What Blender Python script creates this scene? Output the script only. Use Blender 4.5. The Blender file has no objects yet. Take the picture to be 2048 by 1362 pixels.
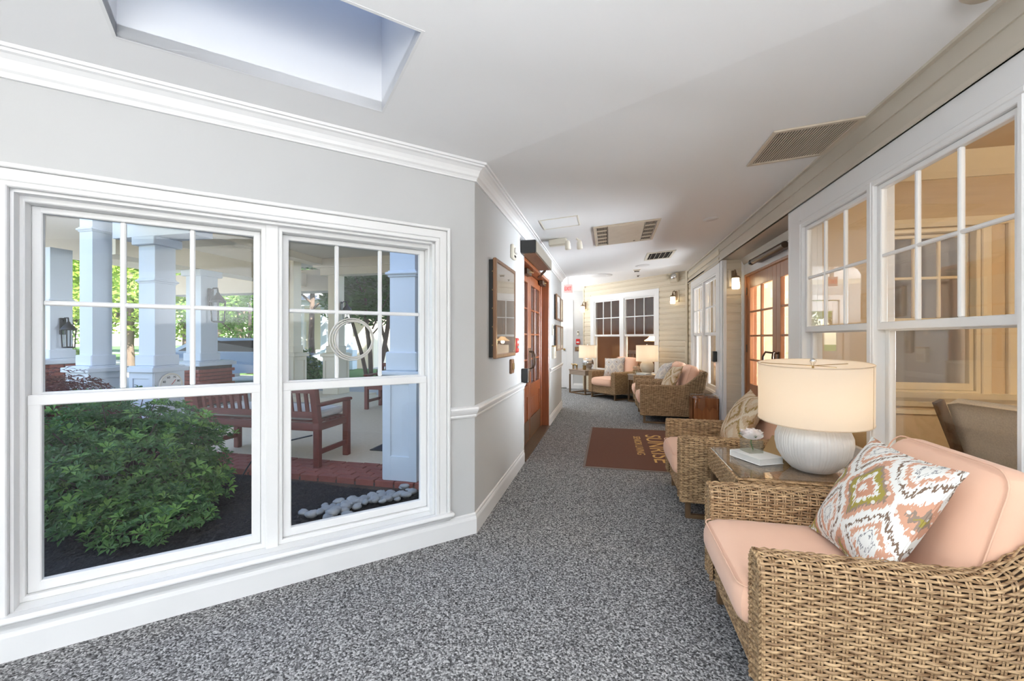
import bpy, math, random
from math import sin, cos, pi, sqrt, radians as R
from mathutils import Matrix, Vector, noise as mnoise
random.seed(7)
SC = bpy.context.scene
COL = SC.collection
Q = sqrt(.5)
CA, SA = cos(math.atan(195/840)), sin(math.atan(195/840))

# ------------------------------------------------------------------ camera
cam = bpy.data.cameras.new('camera'); camo = bpy.data.objects.new('camera', cam); COL.objects.link(camo)
cam.lens = 840/2048*36; cam.sensor_width = 36; cam.sensor_fit = 'HORIZONTAL'; cam.shift_y = -4/2048
cam.clip_start = .02; cam.clip_end = 400
camo.location = (0, 0, 1.28); camo.rotation_euler = (pi/2, 0, math.atan(195/840))
SC.camera = camo
# ------------------------------------------------------------------ view, sky, sun, large lights
vs = SC.view_settings
SC.display_settings.display_device = 'sRGB'
vs.view_transform = 'Standard'; vs.look = 'None'; vs.exposure = 0.6; vs.gamma = 1; vs.use_curve_mapping = False
SC.cycles.use_denoising = True
SC.cycles.max_bounces = 8; SC.cycles.diffuse_bounces = 4; SC.cycles.glossy_bounces = 4
SC.cycles.transparent_max_bounces = 18; SC.cycles.sample_clamp_indirect = 6
w = bpy.data.worlds.new('sky'); SC.world = w; w.use_nodes = True
nt = w.node_tree; bg = nt.nodes['Background']
sky = nt.nodes.new('ShaderNodeTexSky'); sky.sky_type = 'NISHITA'; sky.sun_disc = False
sky.sun_elevation = R(40); sky.sun_rotation = R(140); sky.air_density = 1.0; sky.dust_density = .6
nt.links.new(sky.outputs[0], bg.inputs[0]); bg.inputs[1].default_value = .42

def light(name, typ, loc, power, col=(1, 1, 1), rot=(0, 0, 0), size=None, size_y=None, **kw):
    l = bpy.data.lights.new(name, typ); o = bpy.data.objects.new(name, l); COL.objects.link(o)
    l.energy = power; l.color = col; o.location = loc; o.rotation_euler = rot
    if typ == 'AREA' and size:
        l.size = size
        if size_y: l.shape = 'RECTANGLE'; l.size_y = size_y
    for k, v in kw.items(): setattr(l, k, v)
    return o
# sun from behind the building on the right, over the roof onto the trees
sd = Vector((-.62, .50, -.66)).normalized()
sun = light('sun', 'SUN', (0, 0, 20), 12.5, (1, .95, .86)); sun.rotation_euler = sd.to_track_quat('-Z', 'Y').to_euler(); sun.data.angle = R(.6)
# added unseen fill lights: behind the camera, upward bounce, bay side and side hall
light('fill_back', 'AREA', (-.6, -5.8, 1.45), 28, (.98, .985, 1), (R(100), 0, 0), 4.0, 2.0)
light('fill_uplight_behind', 'AREA', (.3, -1.9, 1.5), 225, (.94, .97, 1), (R(180), 0, 0), 2.3, 2.8)
light('fill_bay_side', 'AREA', (-4.3, -2.4, 1.4), 14, (.97, .985, 1), (R(90), 0, R(-90)), 2.4, 1.7)
light('fill_hall_uplight', 'AREA', (-2.3, 9.3, 1.5), 85, (.97, .985, 1), (R(180), 0, 0), 2.0, 2.4)
# added unseen fill lights shining out through the right-hand windows and doors
light('fill_lounge', 'AREA', (5.0, .4, 1.15), 6, (.90, .95, 1), (R(100), 0, R(72)), 3.0, 1.9, spread=R(60))
light('fill_vestibule', 'AREA', (5.15, 5.2, 1.15), 165, (.84, .92, 1), (R(100), 0, R(90)), 1.7, 1.9, spread=R(75))
light('fill_den', 'AREA', (2.95, 7.6, 1.05), 60, (.86, .93, 1), (R(108), 0, R(90)), 2.0, 1.8, spread=R(110))

# ------------------------------------------------------------------ helpers
def V(*a): return Vector(a)
class MB:
    def __init__(s): s.v = []; s.f = []; s.m = []; s.sm = []
    def add(s, vs, fs, mi=0, sm=False):
        b = len(s.v); s.v += [tuple(x) for x in vs]
        for f in fs: s.f.append([i+b for i in f]); s.m.append(mi); s.sm.append(sm)
        return s
    def box(s, x0, x1, y0, y1, z0, z1, mi=0):
        if x0 > x1: x0, x1 = x1, x0
        if y0 > y1: y0, y1 = y1, y0
        if z0 > z1: z0, z1 = z1, z0
        v = [(x0,y0,z0),(x1,y0,z0),(x1,y1,z0),(x0,y1,z0),(x0,y0,z1),(x1,y0,z1),(x1,y1,z1),(x0,y1,z1)]
        return s.add(v, [(3,2,1,0),(4,5,6,7),(0,1,5,4),(1,2,6,5),(2,3,7,6),(3,0,4,7)], mi)
    def bbox(s, x0, x1, y0, y1, z0, z1, b=.006, mi=0):
        # box with chamfered edges
        if x0 > x1: x0, x1 = x1, x0
        if y0 > y1: y0, y1 = y1, y0
        if z0 > z1: z0, z1 = z1, z0
        s.k = getattr(s, 'k', 0)+1; j = .00011*(s.k % 11); x0 += j; x1 -= j; y0 += j; y1 -= j; z0 += j; z1 -= j
        b = min(b, (x1-x0)*.45, (y1-y0)*.45, (z1-z0)*.45)
        c = ((x0+x1)/2, (y0+y1)/2, (z0+z1)/2); hd = ((x1-x0)/2, (y1-y0)/2, (z1-z0)/2)
        vs = []; idx = {}
        for sx in (-1, 1):
            for sy in (-1, 1):
                for sz in (-1, 1):
                    for ax in range(3):
                        p = [sx*(hd[0]-(0 if ax == 0 else b)), sy*(hd[1]-(0 if ax == 1 else b)), sz*(hd[2]-(0 if ax == 2 else b))]
                        idx[(sx, sy, sz, ax)] = len(vs); vs.append((c[0]+p[0], c[1]+p[1], c[2]+p[2]))
        fs = []
        I = lambda a, b_, c_, d: idx[(a, b_, c_, d)]
        for t in (-1, 1):
            fs.append([I(t,-1,-1,0), I(t,1,-1,0), I(t,1,1,0), I(t,-1,1,0)][::t])
            fs.append([I(-1,t,-1,1), I(-1,t,1,1), I(1,t,1,1), I(1,t,-1,1)][::t])
            fs.append([I(-1,-1,t,2), I(1,-1,t,2), I(1,1,t,2), I(-1,1,t,2)][::t])
        for a in (-1, 1):
            for b_ in (-1, 1):
                k = a*b_
                fs.append([I(a,b_,-1,0), I(a,b_,-1,1), I(a,b_,1,1), I(a,b_,1,0)][::k])
                fs.append([I(a,-1,b_,2), I(a,-1,b_,0), I(a,1,b_,0), I(a,1,b_,2)][::k])
                fs.append([I(-1,a,b_,1), I(-1,a,b_,2), I(1,a,b_,2), I(1,a,b_,1)][::k])
                for c_ in (-1, 1):
                    fs.append([I(a,b_,c_,0), I(a,b_,c_,1), I(a,b_,c_,2)][::a*b_*c_])
        return s.add(vs, fs, mi)
    def tube(s, pts, r, n=8, mi=0, closed=False, cap=True, rr=None):
        pts = [Vector(p) for p in pts]; N = len(pts); rings = []
        up = None
        for i, p in enumerate(pts):
            a = pts[i-1] if i else (pts[-1] if closed else p); b = pts[(i+1) % N] if (i < N-1 or closed) else p
            t = (b-a).normalized() if (b-a).length > 1e-9 else V(0, 0, 1)
            if up is None: up = V(0, 0, 1) if abs(t.z) < .9 else V(1, 0, 0)
            u = (up - t*up.dot(t)); u = u.normalized() if u.length > 1e-6 else t.orthogonal().normalized()
            up = u; v = t.cross(u); k = rr[i] if rr else r
            rings.append([p + (u*cos(2*pi*j/n) + v*sin(2*pi*j/n))*k for j in range(n)])
        vs = [q for g in rings for q in g]; fs = []
        for i in range(N if closed else N-1):
            for j in range(n):
                a0 = i*n+j; a1 = i*n+(j+1) % n; b0 = ((i+1) % N)*n+j; b1 = ((i+1) % N)*n+(j+1) % n
                fs.append((a0, a1, b1, b0))
        s.add(vs, fs, mi, True)
        if cap and not closed:
            s.add(rings[0], [tuple(range(n))[::-1]], mi); s.add(rings[-1], [tuple(range(n))], mi)
        return s
    def bar(s, a, b, w, h, mi=0, up=(0, 0, 1)):
        a = Vector(a); b = Vector(b); t = (b-a).normalized(); up = Vector(up)
        if abs(t.dot(up)) > .99: up = V(1, 0, 0)
        x = t.cross(up).normalized(); z = x.cross(t)
        vs = [p + x*(sx*w/2) + z*(sz*h/2) for p in (a, b) for sx, sz in ((-1,-1),(1,-1),(1,1),(-1,1))]
        return s.add(vs, [(0,1,2,3)[::1],(7,6,5,4),(0,4,5,1),(1,5,6,2),(2,6,7,3),(3,7,4,0)], mi)
    def lathe(s, prof, n=32, c=(0, 0, 0), mi=0, sm=True, fl=None):
        vs = []; fs = []; M = len(prof)
        for j in range(n):
            a = 2*pi*j/n; k = fl(a) if fl else 1
            for r, z in prof: vs.append((c[0]+r*k*cos(a), c[1]+r*k*sin(a), c[2]+z))
        for j in range(n):
            for i in range(M-1):
                a0 = j*M+i; b0 = ((j+1) % n)*M+i
                fs.append((a0, b0, b0+1, a0+1))
        return s.add(vs, fs, mi, sm)
    def prism(s, poly, z0, z1, mi=0):
        n = len(poly); vs = [(x, y, z0) for x, y in poly] + [(x, y, z1) for x, y in poly]
        fs = [tuple(range(n))[::-1], tuple(range(n, 2*n))] + [(i, (i+1) % n, n+(i+1) % n, n+i) for i in range(n)]
        return s.add(vs, fs, mi)
    def extr(s, prof, a, b, mi=0, sm=False):
        # profile (y,z) swept along x from a to b; a,b may be per-point functions
        n = len(prof); fa = a if callable(a) else (lambda y, z: a); fb = b if callable(b) else (lambda y, z: b)
        vs = [(fa(y, z), y, z) for y, z in prof] + [(fb(y, z), y, z) for y, z in prof]
        fs = [(i, (i+1) % n, n+(i+1) % n, n+i) for i in range(n)]
        s.add(vs, fs, mi, sm); s.add(vs, [tuple(range(n))[::-1], tuple(range(n, 2*n))], mi)
        return s
    def ell(s, c, r, n=12, m=8, mi=0, jit=0):
        vs = []; fs = []
        for i in range(m+1):
            t = pi*i/m
            for j in range(n):
                a = 2*pi*j/n; d = V(sin(t)*cos(a), sin(t)*sin(a), cos(t))
                k = 1 + (jit*mnoise.noise(d*1.7+V(*c)*9) if jit else 0)
                vs.append((c[0]+d.x*r[0]*k, c[1]+d.y*r[1]*k, c[2]+d.z*r[2]*k))
        for i in range(m):
            for j in range(n):
                fs.append((i*n+j, (i+1)*n+j, (i+1)*n+(j+1) % n, i*n+(j+1) % n))
        return s.add(vs, fs, mi, True)
    def mesh(s, name):
        me = bpy.data.meshes.new(name); me.from_pydata(s.v, [], s.f)
        me.polygons.foreach_set('material_index', s.m); me.polygons.foreach_set('use_smooth', s.sm); me.update()
        return me
    def build(s, name, mats, parent=None, loc=None, rot=None, **kw):
        return ob(name, s.mesh(name), mats, parent, loc, rot, **kw)
def ob(name, me, mats=None, parent=None, loc=None, rot=None, **kw):
    if mats is not None and not len(me.materials):
        for m in (mats if isinstance(mats, (list, tuple)) else [mats]): me.materials.append(m)
    o = bpy.data.objects.new(name, me); COL.objects.link(o)
    if parent: o.parent = parent
    if loc is not None: o.location = loc
    if rot is not None: o.rotation_euler = rot if isinstance(rot, (tuple, list)) else (0, 0, R(rot))
    for k, v in kw.items(): o[k] = v
    return o
def empty(name, label, cat, loc=(0, 0, 0), rot=0, **kw):
    o = bpy.data.objects.new(name, None); COL.objects.link(o); o.location = loc
    o.rotation_euler = rot if isinstance(rot, (tuple, list)) else (0, 0, R(rot)); o.empty_display_size = .1
    o['label'] = label; o['category'] = cat
    for k, v in kw.items(): o[k] = v
    return o
def dup(root, loc, rot=0, **kw):
    def cp(o, par):
        c = o.copy(); COL.objects.link(c); c.parent = par
        for ch in list(o.children): cp(ch, c)
        return c
    r = cp(root, None); r.location = loc; r.rotation_euler = rot if isinstance(rot, (tuple, list)) else (0, 0, R(rot))
    for k, v in kw.items(): r[k] = v
    return r
def box1(*a, mi=0): return MB().box(*a, mi=mi)

# ------------------------------------------------------------------ materials
def newmat(name):
    m = bpy.data.materials.new(name); m.use_nodes = True
    return m, m.node_tree.nodes, m.node_tree.links, m.node_tree.nodes['Principled BSDF']
def mat(name, c, rough=.5, metal=0, c2=None, scale=8, amt=.5, bump=0, bscale=None, stretch=None, detail=4, spec=None, coat=0, sheen=0, contrast=None, tr=0):
    m, N, L, P = newmat(name)
    c = tuple(c)+(1,); P.inputs['Base Color'].default_value = c
    P.inputs['Roughness'].default_value = rough; P.inputs['Metallic'].default_value = metal
    if spec is not None: P.inputs['Specular IOR Level'].default_value = spec
    if coat: P.inputs['Coat Weight'].default_value = coat; P.inputs['Coat Roughness'].default_value = .15
    if sheen: P.inputs['Sheen Weight'].default_value = sheen
    tc = N.new('ShaderNodeTexCoord'); mp = N.new('ShaderNodeMapping'); L.new(tc.outputs['Object'], mp.inputs[0])
    if stretch: mp.inputs['Scale'].default_value = stretch
    if c2 is not None:
        nz = N.new('ShaderNodeTexNoise'); nz.inputs['Scale'].default_value = scale; nz.inputs['Detail'].default_value = detail
        L.new(mp.outputs[0], nz.inputs['Vector'])
        cr = N.new('ShaderNodeValToRGB'); k = contrast or .25
        cr.color_ramp.elements[0].position = .5-k; cr.color_ramp.elements[1].position = .5+k
        cr.color_ramp.elements[0].color = c; cr.color_ramp.elements[1].color = tuple(c2)+(1,)
        L.new(nz.outputs['Fac'], cr.inputs[0]); L.new(cr.outputs[0], P.inputs['Base Color'])
    if bump:
        n2 = N.new('ShaderNodeTexNoise'); n2.inputs['Scale'].default_value = bscale or scale*3; n2.inputs['Detail'].default_value = 3
        L.new(mp.outputs[0], n2.inputs['Vector'])
        b = N.new('ShaderNodeBump'); b.inputs['Strength'].default_value = bump; b.inputs['Distance'].default_value = .01
        L.new(n2.outputs['Fac'], b.inputs['Height']); L.new(b.outputs[0], P.inputs['Normal'])
    if tr:
        t = N.new('ShaderNodeBsdfTranslucent'); t.inputs[0].default_value = c; mx = N.new('ShaderNodeMixShader'); mx.inputs[0].default_value = tr
        if c2 is not None: L.new(cr.outputs[0], t.inputs[0])
        L.new(P.outputs[0], mx.inputs[1]); L.new(t.outputs[0], mx.inputs[2]); L.new(mx.outputs[0], N['Material Output'].inputs[0])
    return m
def emis(name, c, s):
    m, N, L, P = newmat(name); P.inputs['Base Color'].default_value = tuple(c)+(1,)
    P.inputs['Emission Color'].default_value = tuple(c)+(1,); P.inputs['Emission Strength'].default_value = s
    return m
def glass(name, tint=(1, 1, 1), base=.045, peak=.85):
    m, N, L, P = newmat(name); N.remove(P)
    lw = N.new('ShaderNodeLayerWeight'); lw.inputs[0].default_value = .5
    pw = N.new('ShaderNodeMath'); pw.operation = 'POWER'; pw.inputs[1].default_value = 4
    ma = N.new('ShaderNodeMath'); ma.operation = 'MULTIPLY_ADD'; ma.inputs[1].default_value = peak; ma.inputs[2].default_value = base
    L.new(lw.outputs['Facing'], pw.inputs[0]); L.new(pw.outputs[0], ma.inputs[0])
    t = N.new('ShaderNodeBsdfTransparent'); t.inputs[0].default_value = tuple(tint)+(1,)
    g = N.new('ShaderNodeBsdfGlossy'); g.inputs['Roughness'].default_value = .0
    mx = N.new('ShaderNodeMixShader'); L.new(ma.outputs[0], mx.inputs[0]); L.new(t.outputs[0], mx.inputs[1]); L.new(g.outputs[0], mx.inputs[2])
    L.new(mx.outputs[0], N['Material Output'].inputs[0])
    return m
def wood(name, c1, c2, rough=.35, stretch=(30, 30, 2), scale=1.2, coat=.2):
    return mat(name, c1, rough, c2=c2, scale=scale, stretch=stretch, detail=6, contrast=.18, coat=coat)
def carpet_mat():
    m, N, L, P = newmat('carpet'); P.inputs['Roughness'].default_value = 1; P.inputs['Specular IOR Level'].default_value = .05
    tc = N.new('ShaderNodeTexCoord')
    v = N.new('ShaderNodeTexVoronoi'); v.inputs['Scale'].default_value = 145; L.new(tc.outputs['Object'], v.inputs['Vector'])
    n = N.new('ShaderNodeTexNoise'); n.inputs['Scale'].default_value = 95; n.inputs['Detail'].default_value = 3; L.new(tc.outputs['Object'], n.inputs['Vector'])
    big = N.new('ShaderNodeTexNoise'); big.inputs['Scale'].default_value = 3; L.new(tc.outputs['Object'], big.inputs['Vector'])
    sp = N.new('ShaderNodeSeparateColor'); L.new(v.outputs['Color'], sp.inputs[0])
    ad = N.new('ShaderNodeMath'); ad.operation = 'MULTIPLY_ADD'; ad.inputs[1].default_value = .55
    L.new(sp.outputs[0], ad.inputs[0])
    m2 = N.new('ShaderNodeMath'); m2.operation = 'MULTIPLY_ADD'; m2.inputs[1].default_value = .9; m2.inputs[2].default_value = -.22
    L.new(n.outputs['Fac'], m2.inputs[0]); L.new(m2.outputs[0], ad.inputs[2])
    cr = N.new('ShaderNodeValToRGB'); e = cr.color_ramp.elements
    e[0].position = .2; e[0].color = (.045, .045, .046, 1); e[1].position = .85; e[1].color = (.62, .62, .62, 1)
    x = cr.color_ramp.elements.new(.5); x.color = (.21, .21, .212, 1)
    L.new(ad.outputs[0], cr.inputs[0]); L.new(cr.outputs[0], P.inputs['Base Color'])
    b = N.new('ShaderNodeBump'); b.inputs['Strength'].default_value = .6; b.inputs['Distance'].default_value = .006; b.invert = True
    L.new(v.outputs['Distance'], b.inputs['Height']); L.new(b.outputs[0], P.inputs['Normal'])
    return m
def ikat(name, cols, sx=.118, sy=.15, ox=.04, oy=.03):
    m, N, L, P = newmat(name); P.inputs['Roughness'].default_value = .85
    tc = N.new('ShaderNodeTexCoord')
    nz = N.new('ShaderNodeTexNoise'); nz.inputs['Scale'].default_value = 85; nz.inputs['Detail'].default_value = 2
    mp = N.new('ShaderNodeMapping'); mp.inputs['Scale'].default_value = (2.2, .35, 1); L.new(tc.outputs['Object'], mp.inputs[0]); L.new(mp.outputs[0], nz.inputs['Vector'])
    low = N.new('ShaderNodeTexNoise'); low.inputs['Scale'].default_value = 5; L.new(tc.outputs['Object'], low.inputs['Vector'])
    s = N.new('ShaderNodeSeparateXYZ'); L.new(tc.outputs['Object'], s.inputs[0])
    def mth(op, a, b=None, c=None):
        n = N.new('ShaderNodeMath'); n.operation = op
        for i, q in enumerate((a, b, c)):
            if q is None: continue
            if isinstance(q, (int, float)): n.inputs[i].default_value = q
            else: L.new(q, n.inputs[i])
        return n.outputs[0]
    y = mth('MULTIPLY_ADD', nz.outputs['Fac'], .075, s.outputs[1]); x = mth('MULTIPLY_ADD', low.outputs['Fac'], .09, s.outputs[0])
    px = mth('DIVIDE', mth('PINGPONG', mth('ADD', x, 2+ox), sx), sx); py = mth('DIVIDE', mth('PINGPONG', mth('ADD', y, 2+oy), sy), sy)
    D = mth('ADD', px, py)
    cr = N.new('ShaderNodeValToRGB'); cr.color_ramp.interpolation = 'CONSTANT'
    el = cr.color_ramp.elements
    while len(el) < len(cols): el.new(.5)
    for e, (p, c) in zip(el, cols): e.position = p; e.color = tuple(c)+(1,)
    L.new(mth('MULTIPLY', D, .5), cr.inputs[0])
    # small dots woven into the light bands
    vo = N.new('ShaderNodeTexVoronoi'); vo.inputs['Scale'].default_value = 34; L.new(tc.outputs['Object'], vo.inputs['Vector'])
    lt = mth('LESS_THAN', vo.outputs['Distance'], .26)
    mx = N.new('ShaderNodeMix'); mx.data_type = 'RGBA'; L.new(mth('MULTIPLY', lt, .75), mx.inputs[0])
    L.new(cr.outputs[0], mx.inputs[6]); mx.inputs[7].default_value = tuple(cols[-1][1])+(1,)
    L.new(mx.outputs[2], P.inputs['Base Color'])
    return m
M = {}
M['white'] = mat('white_trim', (.78, .78, .78), .35, c2=(.765, .765, .765), scale=3)
M['wall'] = mat('grey_wall', (.535, .54, .54), .8, c2=(.52, .525, .525), scale=2, bump=.02, bscale=300)
M['ceil'] = mat('ceiling_paint', (.83, .83, .83), .9, c2=(.82, .82, .82), scale=1.5)
M['vinyl'] = mat('cream_siding', (.66, .585, .455), .5, c2=(.63, .55, .42), scale=6, stretch=(1, 1, 6), bump=.06, bscale=60)
M['fascia'] = mat('beige_fascia', (.56, .51, .43), .45, c2=(.53, .48, .40), scale=4)
M['carpet'] = carpet_mat()
M['glass'] = glass('window_glass', base=.028)
M['ringg'] = mat('ring_grey', (.62, .60, .56), .4, .2)
M['wood'] = wood('oak_stain', (.26, .092, .03), (.38, .15, .055))
M['woodr'] = wood('cherry_door', (.20, .052, .016), (.30, .088, .028))
M['dwood'] = wood('dark_wood', (.10, .055, .03), (.16, .09, .05))
M['gwood'] = wood('weathered_wood', (.27, .20, .15), (.36, .28, .22), .6, (3, 30, 30), 1.5, 0)
M['bronze'] = mat('dark_bronze', (.09, .06, .04), .4, .6)
M['tubem'] = mat('bronze_tube', (.20, .12, .06), .45, .3, c2=(.15, .09, .05), scale=10)
M['black'] = mat('black_plastic', (.012, .012, .012), .35)
M['brass'] = mat('antique_brass', (.42, .29, .13), .3, .8)
M['bgold'] = mat('champagne_panel', (.36, .33, .27), .35, .6)
M['chrome'] = mat('chrome', (.8, .8, .8), .12, 1)
M['offwhite'] = mat('ivory_plastic', (.74, .70, .60), .45)
M['tan'] = mat('tan_metal', (.60, .52, .42), .5, c2=(.54, .46, .36), scale=9)
M['dark'] = mat('dark_void', (.03, .025, .022), .9)
M['wick'] = mat('wicker', (.17, .086, .034), .5, c2=(.62, .42, .23), scale=6, stretch=(7, 3, 26), detail=6, contrast=.17, bump=.15, bscale=40)
M['wickd'] = mat('wicker_gap_dark', (.07, .042, .024), .9)  # dark inner body, shade of the weave gaps put into its colour
M['peach'] = mat('peach_fabric', (.86, .54, .385), .8, c2=(.83, .51, .36), scale=5, bump=.08, bscale=500, sheen=.2)
M['ceramic'] = mat('white_ceramic', (.74, .73, .71), .35, c2=(.66, .65, .63), scale=14)
M['cer2'] = mat('cream_ceramic', (.70, .62, .49), .3)
M['shade'] = mat('linen_shade', (.84, .75, .64), .9, tr=.5)
M['merc'] = mat('mercury_glass', (.75, .75, .74), .15, .9, c2=(.55, .56, .58), scale=18)
M['paper'] = mat('paper', (.82, .82, .80), .7)
M['red'] = mat('alarm_red', (.55, .02, .02), .4)
M['mat'] = mat('mat_brown', (.115, .045, .027), .95, c2=(.15, .062, .038), scale=150, bump=.2, bscale=400)
M['matedge'] = mat('mat_rubber_edge', (.20, .165, .145), .8)
M['gold'] = mat('gold_letters', (.62, .38, .12), .8)
M['ikat'] = ikat('ikat_fabric', [(0, (.80, .79, .75)), (.07, (.56, .27, .17)), (.17, (.78, .77, .73)), (.22, (.36, .29, .06)), (.32, (.30, .22, .17)), (.37, (.62, .33, .22)), (.47, (.80, .79, .75)), (.60, (.20, .13, .09)), (.645, (.80, .79, .75)), (.72, (.62, .33, .22)), (.80, (.80, .79, .75)), (.88, (.24, .24, .25)), (.905, (.80, .79, .75))])
M['ikat2'] = ikat('ikat_tan_fabric', [(0, (.50, .34, .16)), (.08, (.62, .50, .36)), (.2, (.34, .22, .08)), (.34, (.58, .42, .27)), (.45, (.70, .60, .46)), (.58, (.36, .24, .09)), (.66, (.60, .45, .30)), (.85, (.66, .56, .42))])
M['ikat3'] = ikat('grey_diamond_fabric', [(0, (.34, .26, .2)), (.12, (.55, .5, .46)), (.3, (.28, .27, .28)), (.35, (.6, .56, .52)), (.46, (.35, .34, .36)), (.52, (.62, .56, .48)), (.8, (.45, .40, .36))], .09, .12)
# ================================================================== STRUCTURE
KX, KY = -.866, 2.643
ZC, SL = 2.409, .075
def st(name, label, mb, mats, loc=None, rot=None, cat=None):
    return mb.build(name, mats, None, loc, rot, kind='structure', label=label, category=cat or name.split('_')[0])
FA = ((KX, KY, 0), 45)      # bay wall: x right, y outwards
FB = ((KX, KY, 0), 90)      # corridor wall
FR = ((1.50, 4.0, 0), -90)  # window wall on the right
FF = ((1.50, 8.70, 0), -45) # end wall
FE = ((-.633, 10.83, 0), 0) # hall end wall
def clip(poly, a, b, c):
    out = []
    for i in range(len(poly)):
        p, q = poly[i], poly[(i+1) % len(poly)]
        dp, dq = a*p[0]+b*p[1]-c, a*q[0]+b*q[1]-c
        if dp <= 0: out.append(p)
        if (dp < 0 < dq) or (dq < 0 < dp):
            t = dp/(dp-dq); out.append((p[0]+(q[0]-p[0])*t, p[1]+(q[1]-p[1])*t))
    return out
def wall_cells(mb, x0, x1, z0, z1, y0, y1, holes=(), mi=0):
    xs = sorted({x0, x1, *[h[0] for h in holes], *[h[1] for h in holes]}); zs = sorted({z0, z1, *[h[2] for h in holes], *[h[3] for h in holes]})
    for i in range(len(xs)-1):
        run = None
        for k in range(len(zs)-1):
            cx, cz = (xs[i]+xs[i+1])/2, (zs[k]+zs[k+1])/2
            hole = any(h[0] < cx < h[1] and h[2] < cz < h[3] for h in holes)
            if not hole:
                if run is None: run = zs[k]
            if run is not None and (hole or k == len(zs)-2):
                mb.box(xs[i], xs[i+1], y0, y1, run, zs[k] if hole else zs[k+1], mi); run = None
    return mb
# floor: grey carpet
fpoly = [(KX, KY), (KX, 4.26), (KX-.0, 6.14), (KX, 7.785), (-3.5, 7.785), (-3.5, 10.83), (-.633, 10.83), (1.5, 8.70), (1.5, 6.2), (1.75, 6.2), (1.75, 4.0), (1.5, 4.0), (1.5, -6), (-4.402, -6), (-4.402, -.893)]
fl = MB(); fl.add([(x, y, 0) for x, y in fpoly], [tuple(range(len(fpoly)))[::-1]])
st('floor', 'speckled grey loop-pile carpet running down the corridor', fl, M['carpet'], cat='carpet')
# ceiling: two low slopes with a skylight opening, level beyond the corridor wall
ce = MB()
def zA(x, y): return ZC+SL*((x-KX)-(y-KY))*Q
def zB(x, y): return ZC+SL*(x-KX)
def A2w(s, p): return (KX-s*Q+p*Q, KY-s*Q-p*Q)
SK = (.69, 1.69, .32, .90)
def slab(poly, zf):
    if len(poly) < 3: return
    n = len(poly); vs = [(x, y, zf(x, y)) for x, y in poly]+[(x, y, zf(x, y)+.05) for x, y in poly]
    a = sum(poly[i][0]*poly[(i+1) % n][1]-poly[(i+1) % n][0]*poly[i][1] for i in range(n))
    fs = [tuple(range(n)), tuple(range(n, 2*n))[::-1]]+[(i, n+i, n+(i+1) % n, (i+1) % n) for i in range(n)]
    if a > 0: fs = [f[::-1] for f in fs]
    ce.add(vs, fs)
for (s0, s1, p0, p1) in [(-4, 9, -.16, SK[2]), (SK[1], 9, SK[2], SK[3]), (-4, SK[0], SK[2], SK[3]), (-4, 9, SK[3], 9)]:
    poly = [A2w(s0, p0), A2w(s0, p1), A2w(s1, p1), A2w(s1, p0)]
    # keep dA >= dB side, x<=1.55, y>=-1.75, x>=-4.5
    # dB-dA<=0 : (x-KX)-((x-KX)-(y-KY))*Q <= 0
    poly = clip(poly, 1-Q, Q, (1-Q)*KX+Q*KY)
    poly = clip(poly, 1, 0, 1.49); poly = clip(poly, 0, -1, 6.1); poly = clip(poly, -1, 0, 4.5)
    slab(poly, zA)
polyB = [(KX-.12, 0), (1.49, 0), (1.49, 7.785), (KX-.12, 7.785)]
slab(clip(polyB, -(1-Q), -Q, -((1-Q)*KX+Q*KY)), zB)
slab([(-3.6, 7.785), (1.49, 7.785), (1.49, 10.95), (-3.6, 10.95)], lambda x, y: 2.60)
ce.add([(KX-.12, 7.785, zB(KX-.12, 0)), (1.49, 7.785, zB(1.49, 0)), (1.49, 7.785, 2.61), (KX-.12, 7.785, 2.61)], [(0, 1, 2, 3)])
cobj = st('ceiling', 'smooth white painted ceiling rising gently to the right', ce, M['ceil'])
# skylight: white shaft and frosted dome panel
sk = empty('skylight', 'rectangular skylight with white shaft above the left window', 'skylight', (*A2w(0, 0), 0), 45, kind='structure')
sh = MB(); s0, s1, p0, p1 = -SK[1], -SK[0], -SK[3], -SK[2]   # frame A local: x=-s, y=-p
zl = lambda p: ZC+SL*p
t = .012
def shaft(mb, x0, x1, y0, y1, zt):
    for (a, b, c, d) in [(x0-t, x0, y0-t, y1+t), (x1, x1+t, y0-t, y1+t), (x0, x1, y0-t, y0), (x0, x1, y1, y1+t)]:
        vs = [(x, y, zl(-y)-.001) for x, y in ((a, c), (b, c), (b, d), (a, d))]+[(x, y, zt) for x, y in ((a, c), (b, c), (b, d), (a, d))]
        mb.add(vs, [(3,2,1,0),(4,5,6,7),(0,1,5,4),(1,2,6,5),(2,3,7,6),(3,0,4,7)])
shaft(sh, s0, s1, p0, p1, 2.92)
sh.build('shaft', M['white'], sk)
frost = mat('frosted_acrylic', (.60, .645, .70), .6, tr=.8)
dm = MB(); n = 8
vs = [(s0-.03+(s1-s0+.06)*i/n, p0-.03+(p1-p0+.06)*j/n, 2.92+.10*(1-(2*i/n-1)**4)*(1-(2*j/n-1)**4)) for i in range(n+1) for j in range(n+1)]
dm.add(vs, [(i*(n+1)+j, (i+1)*(n+1)+j, (i+1)*(n+1)+j+1, i*(n+1)+j+1) for i in range(n) for j in range(n)], 0, True)
dm.build('dome', frost, sk)

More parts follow.
